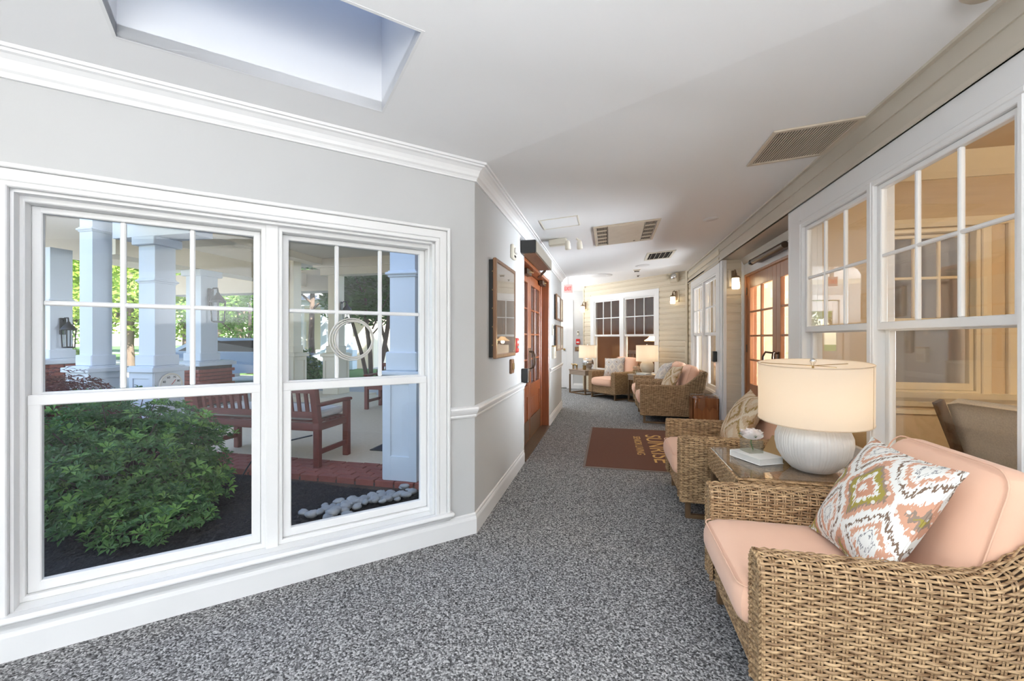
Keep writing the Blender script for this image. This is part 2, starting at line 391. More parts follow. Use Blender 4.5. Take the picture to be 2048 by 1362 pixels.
# ---- walls
wa = wall_cells(MB(), -5, 0, 0, 2.42, 0, .14, [(-2.07, -.28, .17, 1.88)])
wa.add([(0, 0, 0), (.058, .14, 0), (0, .14, 0), (0, 0, 2.42), (.058, .14, 2.42), (0, .14, 2.42)], [(0, 1, 2), (5, 4, 3), (0, 3, 4, 1), (1, 4, 5, 2)])
st('wall_left', 'pale grey bay wall holding the big double window', wa, M['wall'], *FA)
wb = wall_cells(MB(), 0, 5.142, 0, 2.42, 0, .14, [(1.617, 3.497, 0, 2.14)])
wb.add([(0, 0, 0), (-.058, .14, 0), (0, .14, 0), (0, 0, 2.42), (-.058, .14, 2.42), (0, .14, 2.42)], [(2, 1, 0), (3, 4, 5), (1, 4, 3, 0), (2, 5, 4, 1)])
st('wall_corridor', 'pale grey corridor wall with pictures and wooden entrance door', wb, M['wall'], *FB)
wr = wall_cells(MB(), .0, 10.0, 0, 2.36, 0, .14, [(.21, 2.07, .48, 2.20)])
wro = st('wall_right', 'white boarded wall with windows behind the wicker armchairs', wr, M['white'], *FR)
we = wall_cells(MB(), -2.95, .05, 0, 2.6, 0, .12, [(-1.35, -.43, 0, 2.15)])
st('wall_hall', 'pale grey hall end wall beside the lit siding', we, M['wall'], *FE)
hl = MB().box(-3.62, -3.5, 7.6, 10.95, 0, 2.6).box(-3.5, -1.006, 7.645, 7.785, 0, 2.6)
st('wall_hall_side', 'pale grey side walls of the hall opening', hl, M['wall'])
bk = wall_cells(MB(), -4.5, 1.6, 0, 3.3, -6.14, -6, [(-3.7, -1.6, .5, 2.4), (-1.2, .9, .5, 2.4)])
st('wall_back', 'pale grey back wall behind the camera', bk, M['wall'])
bl = MB().box(-4.55, -4.402, -6.1, -.75, 0, 3.3)
st('wall_bay_side', 'pale grey bay return wall behind the camera', bl, M['wall'])

def sweep(name, label, segs, prof, m, cat, kind='structure', parent=None):
    # segs: (frame, xa, xb) ; prof (p, z): p into the room
    for (fr, a, b) in segs:
        mb = MB(); pr = [(-p, z) for p, z in prof]
        mb.extr(pr[::-1], a, b)
        o = mb.build(name, m, None, fr[0], fr[1], kind=kind, label=label.pop(0), category=cat)
T = math.tan(R(22.5))
mA = lambda y, z: -T*y; mB = lambda y, z: T*y
crown = [(0, ZC-.098), (.014, ZC-.098), (.014, ZC-.088), (.02, ZC-.078), (.03, ZC-.07), (.034, ZC-.055), (.044, ZC-.036), (.062, ZC-.022), (.076, ZC-.018), (.078, ZC-.008), (.092, ZC-.008), (.094, ZC+.006), (0, ZC)]
sweep('trim_1', ['white crown moulding above the big bay window', 'white crown moulding along the corridor wall'], [(FA, -5, mA), (FB, mB, 5.13)], crown, M['white'], 'moulding')
base = [(0, 0), (.016, 0), (.016, .095), (.012, .108), (.009, .112), (.009, .128), (.004, .134), (0, .134)]
sweep('baseboard_left', ['white baseboard under the big bay window'], [(FA, -5, mA)], base, M['white'], 'baseboard')
sweep('baseboard_corridor', ['white baseboard between bay corner and entrance door', 'white baseboard past the entrance door'], [(FB, mB, 1.60), (FB, 3.505, 5.155)], base, M['white'], 'baseboard')
rail = [(0, .765), (.012, .765), (.016, .775), (.012, .783), (.02, .79), (.03, .808), (.034, .82), (.030, .832), (.012, .838), (0, .838)]
sweep('trim_2', ['short white chair rail right of the bay window', 'white chair rail from bay corner to entrance door', 'white chair rail past the entrance door'], [(FA, -.184, mA), (FB, mB, 1.595), (FB, 3.52, 5.15)], rail, M['white'], 'chair rail')
# white corner beads at the entrance opening
st('trim_3', 'white corner bead on near side of the entrance opening', MB().box(1.597, 1.618, -.006, .02, 0, 2.15), M['white'], *FB, cat='trim')
st('trim_4', 'white corner bead on far side of the entrance opening', MB().box(3.496, 3.515, -.006, .02, 0, 2.15), M['white'], *FB, cat='trim')

# ---- double hung windows
def dh(name, label, fr, x0, x1, z0, z1, zr, yd, cols=3, rows=2, m='white', stile=.052, rh=.045, fr_w=.03, head=.05, g='glass', mun=.022, ext=False, brail=.055):
    root = empty(name, label, 'window', fr[0], fr[1], kind='structure')
    f = MB(); 
    f.bbox(x0, x0+fr_w, yd-.02, yd+.09, z0, z1, .004).bbox(x1-fr_w, x1, yd-.02, yd+.09, z0, z1, .004)
    f.bbox(x0, x1, yd-.02, yd+.09, z1-.03, z1, .004).bbox(x0, x1, yd-.02, yd+.09, z0, z0+.025, .004)
    f.build('frame', M[m], root)
    a, b = x0+fr_w, x1-fr_w; yu, yl = (yd, yd+.04) if ext else (yd+.04, yd)
    # lower sash (inner track)
    ls = MB(); zt = zr+rh/2; zb = z0+.025
    ls.bbox(a, a+stile, yl, yl+.035, zb, zt, .004).bbox(b-stile, b, yl, yl+.035, zb, zt, .004)
    ls.bbox(a, b, yl-.002, yl+.035, zr-rh/2, zt, .004).bbox(a, b, yl, yl+.035, zb, zb+brail, .004)
    lo = ls.build('lower_sash', M[m], root)
    box1(a+stile-.004, b-stile+.004, yl+.017, yl+.021, zb+brail-.004, zr-rh/2+.004).build('pane', M[g], lo)
    us = MB(); ub = zr-rh*.35; ut = z1-.03; y2 = yu; us_ = stile if ext else stile*.8
    us.bbox(a, a+us_, y2, y2+.035, ub, ut, .004).bbox(b-us_, b, y2, y2+.035, ub, ut, .004)
    us.bbox(a, b, y2, y2+.035, ub, ub+rh, .004).bbox(a, b, y2, y2+.035, ut-head, ut, .004)
    uo = us.build('upper_sash', M[m], root)
    ga, gb, gz0, gz1 = a+us_, b-us_, ub+rh, ut-head
    pw = (gb-ga)/cols; ph = (gz1-gz0)/rows
    for i in range(1, cols):
        MB().bbox(ga+pw*i-mun/2, ga+pw*i+mun/2, y2+.005, y2+.028, gz0, gz1, .005).build('muntin', M[m], uo)
    for k in range(1, rows):
        MB().bbox(ga, gb, y2+.006, y2+.027, gz0+ph*k-mun/2, gz0+ph*k+mun/2, .005).build('muntin', M[m], uo)
    me = box1(-pw/2+mun*.3, pw/2-mun*.3, 0, .004, -ph/2+mun*.3, ph/2-mun*.3).mesh('pane')
    for i in range(cols):
        for k in range(rows):
            ob('pane', me, M[g], uo, (ga+pw*(i+.5), y2+.015, gz0+ph*(k+.5)))
    return root
M['wlit'] = M['white']
# bay pair
YD = .07
dh('window_1', 'left of two bay windows facing the shrub and columns', FA, -2.07, -1.185, .19, 1.875, 1.02, YD, stile=.042, fr_w=.024, head=.028, brail=.045)
dh('window_2', 'right of two bay windows facing the bench end and pilaster', FA, -1.135, -.28, .19, 1.875, 1.02, YD, stile=.042, fr_w=.024, head=.028, brail=.045)
tA = MB().bbox(-1.19, -1.13, .04, .2, .17, 1.88, .004)
for (a, b, pr) in [(0, .02, .034), (.02, .07, .022), (.07, .095, .028)]:   # casing bands, outer to inner
    tA.bbox(-2.165+a, -2.165+b, -pr, 0, .17, 1.975-a, .004); tA.bbox(-.185-b, -.185-a, -pr, 0, .17, 1.975-a, .004)
    tA.bbox(-2.165+a, -.185-a, -pr, 0, 1.975-b, 1.975-a, .004)
tA.box(-2.07, -2.06, 0, .1, .18, 1.88).box(-.295, -.28, 0, .1, .18, 1.88).box(-2.07, -.28, 0, .1, 1.868, 1.88)
st('trim_5', 'moulded white casing around the bay window pair', tA, M['white'], *FA, cat='casing')
sl = MB()
sl.add([(-2.07, .12, .197), (-.28, .12, .197), (-.28, -.0, .185), (-2.07, -.0, .185), (-2.07, .12, .15), (-.28, .12, .15), (-.28, 0, .15), (-2.07, 0, .15)], [(0, 3, 2, 1), (0, 4, 7, 3), (3, 7, 6, 2), (1, 2, 6, 5), (4, 5, 6, 7), (0, 1, 5, 4)])
sl.bbox(-2.19, -.16, -.058, .002, .158, .186, .011)
sl.extr([(-.0, .155), (-.034, .155), (-.030, .143), (-.018, .137), (-.014, .126), (0, .126)][::1], -2.15, -.18)
st('trim_6', 'white window stool and apron below the bay windows', sl, M['white'], *FA, cat='sill')
# exterior weather seal strip of the bay (dark ledge outside)
# ---- right wall windows
dh('window_3', 'window behind the table lamp next to the recess post', FR, .215, 1.12, .50, 2.19, 1.345, .004, stile=.037, fr_w=.025, head=.03, ext=True, mun=.02)
dh('window_4', 'window behind the nearest armchair showing the tan lounge', FR, 1.135, 2.065, .50, 2.19, 1.345, .004, stile=.037, fr_w=.025, head=.03, ext=True, mun=.02)
tR = MB()
tR.bbox(-.02, .21, -.012, .0, 0, 2.36, .004).bbox(.19, .217, -.022, .03, .48, 2.22, .004)
tR.bbox(2.05, 2.25, -.012, 0, 0, 2.36, .004).bbox(1.108, 1.147, -.02, .06, .48, 2.20, .006)
tR.bbox(.0, 10.0, -.012, 0, 2.20, 2.36, .004).bbox(.19, 2.08, -.022, .03, 2.185, 2.215, .004).bbox(.15, 2.12, -.05, .03, .455, .485, .006)
st('trim_7', 'flat white boards framing the right-hand windows', tR, M['white'], *FR, cat='casing')
# beige fascia: long beam under the ceiling edge with stepped clapboard faces
fz = [2.335, 2.35, 2.475, 2.60]
fa = MB()
L0, L1 = -4.7, 10.0
fa.extr([(-.022, 2.345), (.0, 2.345), (.25, 2.345), (.25, 2.68), (-.012, 2.68), (-.012, 2.49), (-.022, 2.365)], L0, L1)
fa.extr([(-.024, 2.475), (-.012, 2.475), (-.012, 2.60), (-.014, 2.60)], L0, L1)
fa.extr([(-.04, 2.572), (-.012, 2.572), (-.012, 2.62), (-.05, 2.62), (-.05, 2.60)], L0, L1)
fa.extr([(-.03, 2.345), (-.005, 2.345), (-.005, 2.37), (-.03, 2.37)], L0, L1)
st('trim_8', 'long beige stepped fascia where ceiling meets the right wall', fa, M['fascia'], *FR, cat='fascia')
# recess: post, soffit trim, returns
rc = MB().box(-.02, .0, .0, .25, 0, 2.345).bbox(-.03, .012, -.014, .06, 0, 2.43, .004)
st('trim_9', 'white post at near side of the door recess', rc, M['white'], *FR, cat='post')
pst = MB().bbox(-2.30, -2.20, -.014, .0, 0, 2.42, .004).box(-2.36, -2.2, 0, .012, 0, 2.34)
st('trim_10', 'white corner board at far side of the door recess', pst, M['white'], *FR, cat='trim')

# ---- siding walls: each course a board
def course(mb, x0, x1, z, h, pr=.014, y=0):
    mb.extr([(y, z), (y-pr, z), (y-pr, z+h*.62), (y-pr*.35, z+h*.74), (y-.001, z+h), (y, z+h)], x0, x1); return mb
def siding(parent, spans, z0, z1, h=.1133, holes=()):
    z = z0
    while z < z1-.02:
        hh = min(h, z1-z)
        for (a, b) in spans:
            segs = [(a, b)]
            for (h0, h1, hz0, hz1) in holes:
                if z+hh > hz0+.01 and z < hz1-.01:
                    segs = [s for (u, v) in segs for s in ((u, min(v, h0)), (max(u, h1), v)) if s[1]-s[0] > .01]
            for (u, v) in segs: course(MB(), u, v, z, hh).build('siding_board', M['vinyl'], parent)
        z += h
wf = wall_cells(MB(), -3.06, .06, 0, 2.6, 0, .12, [(-2.66, -.79, .48, 2.22)])
wfo = st('wall_end', 'end wall clad in cream clapboard siding', wf, M['vinyl'], *FF)
siding(wfo, [(-3.0, -.03)], 0, 2.6, holes=[(-2.76, -.69, .40, 2.32)])
tF = MB()
for (a, b) in [(-2.76, -2.655), (-.795, -.69)]: tF.bbox(a, b, -.022, .02, .40, 2.325, .004)
tF.bbox(-2.76, -.69, -.022, .02, 2.215, 2.325, .004).bbox(-2.76, -.69, -.03, .02, .40, .49, .004).bbox(-1.775, -1.675, -.018, .06, .48, 2.22, .004)
st('trim_11', 'flat white casing of the end wall window pair', tF, M['white'], *FF, cat='casing')
dh('window_5', 'left window in the siding end wall, by the silver lamp', FF, -2.66, -1.765, .48, 2.22, 1.345, .004, stile=.035, fr_w=.022, head=.03, ext=True)
dh('window_6', 'right window in the siding end wall, beside the cream lamp', FF, -1.685, -.79, .48, 2.22, 1.345, .004, stile=.035, fr_w=.022, head=.03, ext=True)
cpost = MB().bbox(-.05, .0, -.05, .0, 0, 2.6, .006)
st('trim_12', 'cream corner post where siding walls meet', cpost, M['vinyl'], *FF, cat='trim')
cp2 = MB().bbox(-3.03, -2.99, -.03, .03, 0, 2.6, .006)
st('trim_13', 'cream corner post at left edge of the siding', cp2, M['vinyl'], *FF, cat='trim')
# far right wall (parallel to corridor) with a window pair
wg = wall_cells(MB(), -4.7, -2.2, 0, 2.345, 0, .14, [(-4.28, -2.5, .48, 2.22)])
wgo = st('wall_right_far', 'far right wall with white framed window pair', wg, M['vinyl'], *FR)
siding(wgo, [(-4.65, -4.40)], 0, 2.345); 
for k in range(2): course(MB(), -4.66, -2.31, 2.33+.1133*k, .1133, .03).build('siding_board', M['vinyl'], wgo)
tG = MB()
for (a, b) in [(-4.40, -4.27), (-2.51, -2.30)]: tG.bbox(a, b, -.022, .02, .0 if a > -3 else .4, 2.33, .004)
tG.bbox(-4.40, -2.30, -.022, .02, 2.215, 2.33, .004).bbox(-4.40, -2.30, -.03, .02, .40, .49, .004).bbox(-3.44, -3.35, -.018, .06, .48, 2.22, .004)
st('trim_14', 'flat white casing of the far right window pair', tG, M['white'], *FR, cat='casing')
dh('window_7', 'window next to the far corner post in the right wall', FR, -4.28, -3.42, .48, 2.22, 1.345, .004, stile=.035, fr_w=.022, head=.03, ext=True)
dh('window_8', 'window between the far pair and the door recess', FR, -3.37, -2.5, .48, 2.22, 1.345, .004, stile=.035, fr_w=.022, head=.03, ext=True)
# recess return clad in siding (faces the camera)
FT = ((1.51, 6.2, 0), 0)
wt = MB().box(-.0, .26, 0, .1, 0, 2.345)
wto = st('wall_recess', 'narrow siding return with a lit lantern beside the oak doors', wt, M['vinyl'], *FT)
siding(wto, [(.03, .215)], 0, 2.34, .117)
st('trim_15', 'white edge board beside the oak door frame', MB().bbox(.215, .25, -.02, 0, 0, 2.34, .004).bbox(-.012, .032, -.018, 0, 0, 2.34, .004), M['white'], *FT, cat='trim')
# recess back wall above doors, white head board
FD = ((1.76, 6.2, 0), -90)
dw = wall_cells(MB(), 0, 2.2, 0, 2.345, 0, .12, [(.08, 2.16, 0, 2.12)])
st('wall_recess_back', 'white framed wall around the oak double doors', dw, M['white'], *FD)
st('trim_16', 'beige moulding above the oak double doors', MB().extr([(0, 2.27), (-.012, 2.27), (-.03, 2.31), (-.05, 2.345), (0, 2.345)], 0, 2.2), M['fascia'], *FD, cat='moulding')
st('trim_17', 'cream crown moulding on the hall end wall', MB().extr([(0, 2.50), (-.015, 2.50), (-.03, 2.53), (-.07, 2.58), (-.09, 2.60), (0, 2.60)], -2.9, .02), mat('cream_crown', (.72, .68, .58), .5, c2=(.70, .66, .56)), *FE, cat='moulding')
sweep('baseboard_hall', ['white baseboard below the fire alarm pull'], [(FE, -.35, 0)], base, M['white'], 'baseboard')
# ================================================================== DOORS
def leaf(name, root, w, h, m, cols, rows, gz0, gz1, stile=.11, th=.045, kick=None, hm=None, side=1, g='glass', handle=True):
    """glazed door leaf as a part, x 0..w, y 0..th"""
    b = MB()
    b.bbox(0, stile, 0, th, 0.01, h, .003).bbox(w-stile, w, 0, th, .01, h, .003).bbox(stile, w-stile, 0, th, gz1, h, .003).bbox(stile, w-stile, 0, th, .01, .26, .003).bbox(stile, w-stile, 0, th, gz0-.14, gz0, .003)
    b.box(stile, w-stile, .012, th-.012, .25, gz0-.13)
    b.bbox(stile+.05, w-stile-.05, .004, th-.004, .31, gz0-.19, .012)
    d = b.build('door_leaf', m, root)
    pw = (w-2*stile)/cols; ph = (gz1-gz0)/rows
    for i in range(1, cols): MB().bbox(stile+pw*i-.012, stile+pw*i+.012, .004, th-.004, gz0, gz1, .006).build('muntin', m, d)
    for k in range(1, rows): MB().bbox(stile, w-stile, .005, th-.005, gz0+ph*k-.012, gz0+ph*k+.012, .006).build('muntin', m, d)
    me = box1(-pw/2+.005, pw/2-.005, 0, .005, -ph/2+.005, ph/2-.005).mesh('pane')
    for i in range(cols):
        for k in range(rows): ob('pane', me, M[g], d, (stile+pw*(i+.5), th/2, gz0+ph*(k+.5)))
    if kick: box1(stile*.25, w-stile*.25, -.003, 0, .03, kick).build('kick_plate', hm, d)
    if handle:
        x = w-.055 if side > 0 else .055
        hb = MB().bbox(x-.02, x+.02, -.008, 0, .86, 1.16, .003)
        hb.tube([(x, -.005, .9), (x, -.045, .91), (x, -.06, .96), (x, -.06, 1.06), (x, -.045, 1.11), (x, -.005, 1.12)], .009, 8)
        hb.build('handle', M['bronze'], d)
    return d
# entrance doors in the corridor wall (two cherry leaves, set back)
e1 = empty('door_1', 'cherry wood glazed entrance doors set into the corridor wall', 'door', *FB, kind='structure')
fr = MB().bbox(1.617, 1.652, 0, .17, 0, 2.14, .004).bbox(3.46, 3.497, 0, .17, 0, 2.14, .004).bbox(1.617, 3.497, 0, .17, 2.10, 2.14, .004)
fr.bbox(3.40, 3.465, .10, .16, 0, 2.10, .004).bbox(1.65, 1.70, .10, .16, 0, 2.10, .004)
fr.build('door_frame', M['woodr'], e1)
for (x, s) in ((1.66, 1), (2.558, -1)):
    o = leaf('door_leaf', e1, .895, 2.09, M['woodr'], 2, 4, .70, 1.965, kick=.27, hm=M['dwood'], side=s); o.location = (x, .115, 0)
box1(1.652, 3.46, -.02, .2, -.02, .006).build('threshold', M['dwood'], e1)
for k in range(14): box1(1.66, 3.45, -.012+.009*k*1.35, -.006+.009*k*1.35, .006, .012).build('groove_strip', M['dwood'], e1)
for (x, zz) in ((2.05, 2.02), (3.2, 2.035)):
    MB().bbox(x, x+.26, .04, .10, zz, zz+.065, .006).build('door_closer', M['bronze'], e1)
    MB().bar((x+.1, .03, zz+.03), (x+.45, -.0+.06, zz+.075), .02, .012).build('closer_arm', M['brass'], e1)
opr = empty('door_operator', 'black and champagne automatic operator box above the entrance door', 'door operator', *FB)
MB().bbox(1.46, 2.60, -.155, 0, 2.135, 2.262, .006).build('housing', M['black'], opr)
MB().bbox(1.475, 2.60, -.160, -.153, 2.142, 2.256, .002).build('cover', M['bgold'], opr)
MB().box(1.49, 2.56, -.15, -.01, 2.131, 2.136).build('underside', M['dwood'], opr)
MB().bar((2.56, -.08, 2.125), (2.9, .06, 2.09), .03, .012).build('swing_arm', M['bronze'], opr)
MB().ell((2.63, -.10, 2.20), (.02, .02, .02)).build('sensor', M['black'], opr)
# oak double doors in the right recess
e2 = empty('door_2', 'oak double doors with glass lites in the right recess', 'door', *FD, kind='structure')
MB().bbox(.08, .125, -.02, .12, 0, 2.12, .004).bbox(2.115, 2.16, -.02, .12, 0, 2.12, .004).bbox(.08, 2.16, -.02, .12, 2.09, 2.12, .004).build('door_frame', M['wood'], e2)
for (x, s) in ((.128, 1), (1.122, -1)):
    o = leaf('door_leaf', e2, .99, 2.085, M['wood'], 2, 4, .70, 1.93, side=s, handle=False); o.location = (x, .0, 0)
    xx = x+(.99-.06 if s > 0 else .06)
    pl = MB().bbox(xx-.022, xx+.022, -.008, 0, .80, 1.14, .003); pl.tube([(xx, -.004, 1.12), (xx-.05*s, -.07, 1.13), (xx-.08*s, -.085, 1.08), (xx-.085*s, -.08, 1.0), (xx-.05*s, -.06, .9), (xx, -.004, .84)], .011, 8)
    pl.build('pull_handle', M['bronze'], e2)
    for zz in (.3, 1.1, 1.85): MB().bbox((.122 if s > 0 else 2.10), (.137 if s > 0 else 2.117), -.012, 0, zz, zz+.1, .003).build('hinge', M['bronze'], e2)
o2 = empty('door_operator', 'dark bronze presence sensor bar above the oak doors', 'door operator', *FD)
MB().tube([(.62, -.09, 2.20), (1.6, -.09, 2.20)], .034, 10).build('housing', M['bronze'], o2)
MB().box(.66, 1.56, -.09, 0, 2.185, 2.225).build('bracket', M['bronze'], o2)
MB().ell((.64, -.10, 2.195), (.045, .036, .036)).build('sensor_lens', M['black'], o2)
# white door in the hall end wall
e3 = empty('door_3', 'white panelled door in the hall end wall', 'door', *FE, kind='structure')
MB().bbox(-1.45, -1.345, -.022, .02, 0, 2.26, .004).bbox(-.435, -.27, -.022, .02, 0, 2.26, .004).bbox(-1.45, -.27, -.025, .02, 2.15, 2.26, .004).build('door_frame', M['white'], e3)
o = leaf('door_leaf', e3, .90, 2.13, M['white'], 1, 2, 1.0, 1.9, side=-1, handle=False); o.location = (-1.34, .03, 0)
MB().box(-1.35, -.43, .02, .08, 0, .012).build('threshold', M['dark'], e3)  # dark strip, shade of the gap under the door put into colour
MB().ell((-.50, -.0, 1.0), (.03, .03, .03)).build('knob', M['brass'], e3)

# ================================================================== ROOMS BEHIND THE RIGHT WINDOWS
M['tanwall'] = mat('tan_wallpaper', (.62, .47, .28), .8, c2=(.55, .40, .23), scale=3, stretch=(1, 1, 9), detail=6)
M['cream'] = mat('cream_paint', (.68, .52, .32), .6, c2=(.66, .50, .30), scale=2)
M['creamtrim'] = mat('cream_trim', (.80, .68, .47), .4)
M['brownwall'] = mat('brown_wall', (.30, .145, .055), .7, c2=(.22, .10, .036), scale=3)
M['floor2'] = mat('lounge_carpet', (.42, .33, .23), .95, c2=(.38, .29, .2), scale=60)
lg = MB()
lg.box(1.64, 5.3, 3.86, 3.98, 0, 2.7); lgm = wall_cells(MB(), 1.64, 5.3, 0, 2.66, 3.86, 3.98, [(2.10, 2.70, .84, 2.12), (2.95, 3.9, .84, 2.12)])
wl = st('wall_lounge', 'tan papered lounge wall seen through the right-hand windows', lgm, M['cream'])
st('wall_lounge_side', 'cream far walls of the lounge behind the windows', MB().box(5.3, 5.42, -1.9, 4, 0, 2.7).box(1.64, 5.3, -1.96, -1.84, 0, 2.7), M['cream'])
MB().box(2.02, 5.3, 3.845, 3.86, 2.19, 2.50).build('wallpaper_band', M['tanwall'], wl)
cm = MB()
cm.extr([(3.86, 2.49), (3.83, 2.49), (3.80, 2.53), (3.76, 2.60), (3.73, 2.66), (3.86, 2.66)], 1.64, 5.3)
cm.extr([(3.86, 2.13), (3.835, 2.13), (3.825, 2.16), (3.835, 2.195), (3.86, 2.195)], 2.04, 5.3)
cm.extr([(3.86, .76), (3.835, .76), (3.825, .80), (3.80, .83), (3.79, .87), (3.86, .87)], 2.04, 5.3).extr([(3.86, .70), (3.84, .70), (3.84, .73), (3.86, .73)], 2.04, 5.3)
cm.bbox(2.02, 2.06, 3.81, 3.87, 0, 2.49, .006).bbox(2.70, 2.76, 3.83, 3.87, .86, 2.14, .006).bbox(2.86, 2.93, 3.83, 3.87, .86, 2.14, .006)
cm.build('moulding', M['creamtrim'], wl)
st('floor_lounge', 'tan carpet of the lounge behind the windows', MB().box(1.64, 5.3, -1.84, 3.86, -.02, 0.0), M['floor2'], cat='floor')
st('ceiling_lounge', 'cream lounge ceiling behind the windows', MB().box(1.62, 5.4, -1.9, 4.0, 2.66, 2.75), M['cream'])
dh('window_9', 'cream interior window with lites in the lounge wall', ((0, 3.84, 0), 0), 2.10, 2.70, .86, 2.12, 1.42, .02, m='creamtrim', stile=.03, rh=.03, fr_w=.03, head=.03)
dh('window_10', 'second cream interior window at the edge of the lounge wall', ((0, 3.84, 0), 0), 2.95, 3.9, .86, 2.12, 1.42, .02, m='creamtrim', stile=.03, rh=.03, head=.03)
vb = MB().box(1.9, 5.4, 6.32, 6.44, 0, 2.7).box(5.3, 5.4, 4, 6.4, 0, 2.7)
st('wall_vestibule', 'tan walls of the vestibule behind the oak doors', vb, M['cream'])
st('floor_vestibule', 'tan carpet behind the oak doors', MB().box(1.76, 5.3, 3.98, 6.32, -.02, 0), M['floor2'], cat='floor')
st('ceiling_vestibule', 'cream ceiling behind the oak doors', MB().box(1.74, 5.4, 3.98, 6.44, 2.5, 2.6), M['cream'])
# dark dining room behind the end wall and cream closet behind far right windows
db = MB().box(-3.3, 1.4, 2.6, 2.7, 0, 2.75).box(-3.3, -3.2, .12, 2.7, 0, 2.75).box(.7, .8, .12, 2.7, 0, 2.75)
st('wall_dining', 'brown walls of the dim room behind the end windows', db, M['brownwall'], *FF)
st('ceiling_dining', 'tan ceiling of the dim room behind the end windows', MB().box(-3.3, 1.4, .0, 2.7, 2.62, 2.72), M['brownwall'], *FF)
st('floor_dining', 'brown floor of the dim room behind the end windows', MB().box(-3.3, 1.4, .0, 2.7, -.03, -.01), M['brownwall'], *FF, cat='floor')
gb = MB().box(3.0, 3.1, 6.44, 9.2, 0, 2.7).box(1.64, 3.0, 9.0, 9.1, 0, 2.7)
st('wall_den', 'cream walls of the room behind the far right windows', gb, M['cream'])
st('ceiling_den', 'cream ceiling behind the far right windows', MB().box(1.5, 3.1, 6.3, 9.1, 2.62, 2.7), M['cream'])
st('floor_den', 'tan floor behind the far right windows', MB().box(1.64, 3.1, 6.3, 9.1, -.02, 0), M['floor2'], cat='floor')
# warm room lights in those rooms: flush ceiling fixtures
M['bulbw'] = emis('warm_diffuser', (1, .83, .58), 5)
def flush(loc, lab, power, r=.17):
    e = empty('ceiling_light', lab, 'ceiling light', loc)
    MB().lathe([(0, 0), (r*1.05, 0), (r*1.05, -.02), (r, -.025)], 24).build('base', M['brass'], e)
    MB().lathe([(r, -.02), (r*.95, -.05), (r*.6, -.08), (0, -.095)], 24).build('diffuser', M['bulbw'], e)
    light('lamp', 'POINT', (loc[0], loc[1], loc[2]-.25), power, (1, .88, .69), shadow_soft_size=.15)
flush((3.3, 1.5, 2.66), 'flush warm ceiling light in the tan lounge', 48)
flush((3.0, 5.2, 2.5), 'flush warm ceiling light behind the oak doors', 14)
flush((2.4, 7.8, 2.62), 'flush warm ceiling light behind the far right windows', 10)
rs = empty('pane_backing', 'taupe sheet added behind the cream interior window to grey its panes', 'shade', (2.40, 4.02, 0))  # added sheet, greys the panes and hides the vestibule glow
MB().bbox(-.36, .36, 0, .006, .8, 2.12, .001).build('backing_sheet', mat('taupe_backing', (.33, .31, .30), .8, c2=(.29, .275, .27), scale=3), rs); MB().tube([(-.37, .02, 2.14), (.37, .02, 2.14)], .022, 10).build('roller', M['creamtrim'], rs)
# lounge chair and table
lc = empty('lounge_chair', 'grey woven chair with dark wooden frame behind the near window', 'chair', (2.60, 3.22, 0), 15)
M['grey_weave'] = mat('grey_weave', (.62, .56, .47), .85, c2=(.46, .41, .345), scale=120, bump=.3, bscale=200)
cb = MB()
n = 8; vs = []; fs = []
for i in range(n+1):
    t = i/n; x = -.34+.16*t-.05*sin(pi*t)*0; z = .86-.46*t
    for (yy, zz) in [(-.27, -.02), (-.2, .0), (.2, 0), (.27, -.02)]:
        vs.append((x-.02*cos(yy*5), yy, z+zz*(1-t))); 
    for (yy, zz) in [(.27, 0), (.2, .0), (-.2, .0), (-.27, 0)]:
        vs.append((x+.075, yy, z+.02))
for i in range(n):
    for j in range(8): fs.append((i*8+j, i*8+(j+1) % 8, (i+1)*8+(j+1) % 8, (i+1)*8+j))
fs += [tuple(range(8)), tuple(range(n*8, n*8+8))]
cb.add(vs, fs, 0, True); cb.build('backrest', M['grey_weave'], lc)
MB().bbox(-.2, .33, -.26, .26, .38, .47, .03).build('seat', M['grey_weave'], lc)
for s in (-1, 1):
    MB().bar((-.39, .285*s, .86), (-.20, .285*s, .40), .03, .06).build('back_post', M['dwood'], lc)
    MB().bar((-.24, .285*s, .44), (.36, .285*s, .36), .03, .05).build('side_rail', M['dwood'], lc)
    MB().bar((-.20, .285*s, .41), (-.28, .285*s, .0), .03, .045).build('leg', M['dwood'], lc)
    MB().bar((.33, .285*s, .38), (.36, .285*s, .0), .03, .045).build('leg', M['dwood'], lc)
rt = empty('round_table', 'round cream pedestal table in the lounge behind the window', 'table', (3.25, 3.15, 0))
MB().lathe([(0, .75), (.46, .75), (.47, .735), (.46, .715), (0, .71)], 40).build('table_top', M['creamtrim'], rt)
MB().lathe([(.05, .71), (.06, .5), (.04, .3), (.06, .1), (.26, .03), (.27, 0)], 24).build('pedestal', M['creamtrim'], rt)
# pendant and chair in dim dining room
pn = empty('pendant_lamp', 'small cream pendant lamp hanging in the dim dining room', 'lamp', (.95, 10.05, 1.235))
MB().lathe([(.02, .12), (.05, .10), (.09, .05), (.17, .0), (.175, -.015), (.16, -.01)], 24).build('shade', mat('pendant_shade', (.75, .6, .42), .6, tr=.5), pn)
MB().tube([(0, 0, .12), (0, 0, 1.38)], .006, 6).build('cord', M['bronze'], pn)
light('lamp', 'POINT', (.95, 10.05, 1.20), 34, (1, .75, .45), shadow_soft_size=.04)
dc = empty('dining_chair', 'dark slat-back dining chair in the dim room', 'chair', (.55, 10.45, 0), -45)
for s in (-1, 1):
    MB().bar((.2*s, 0, 0), (.2*s, .04, .98), .04, .035).build('leg', M['dwood'], dc); MB().bar((.2*s, -.42, 0), (.2*s, -.42, .45), .04, .04).build('leg', M['dwood'], dc)
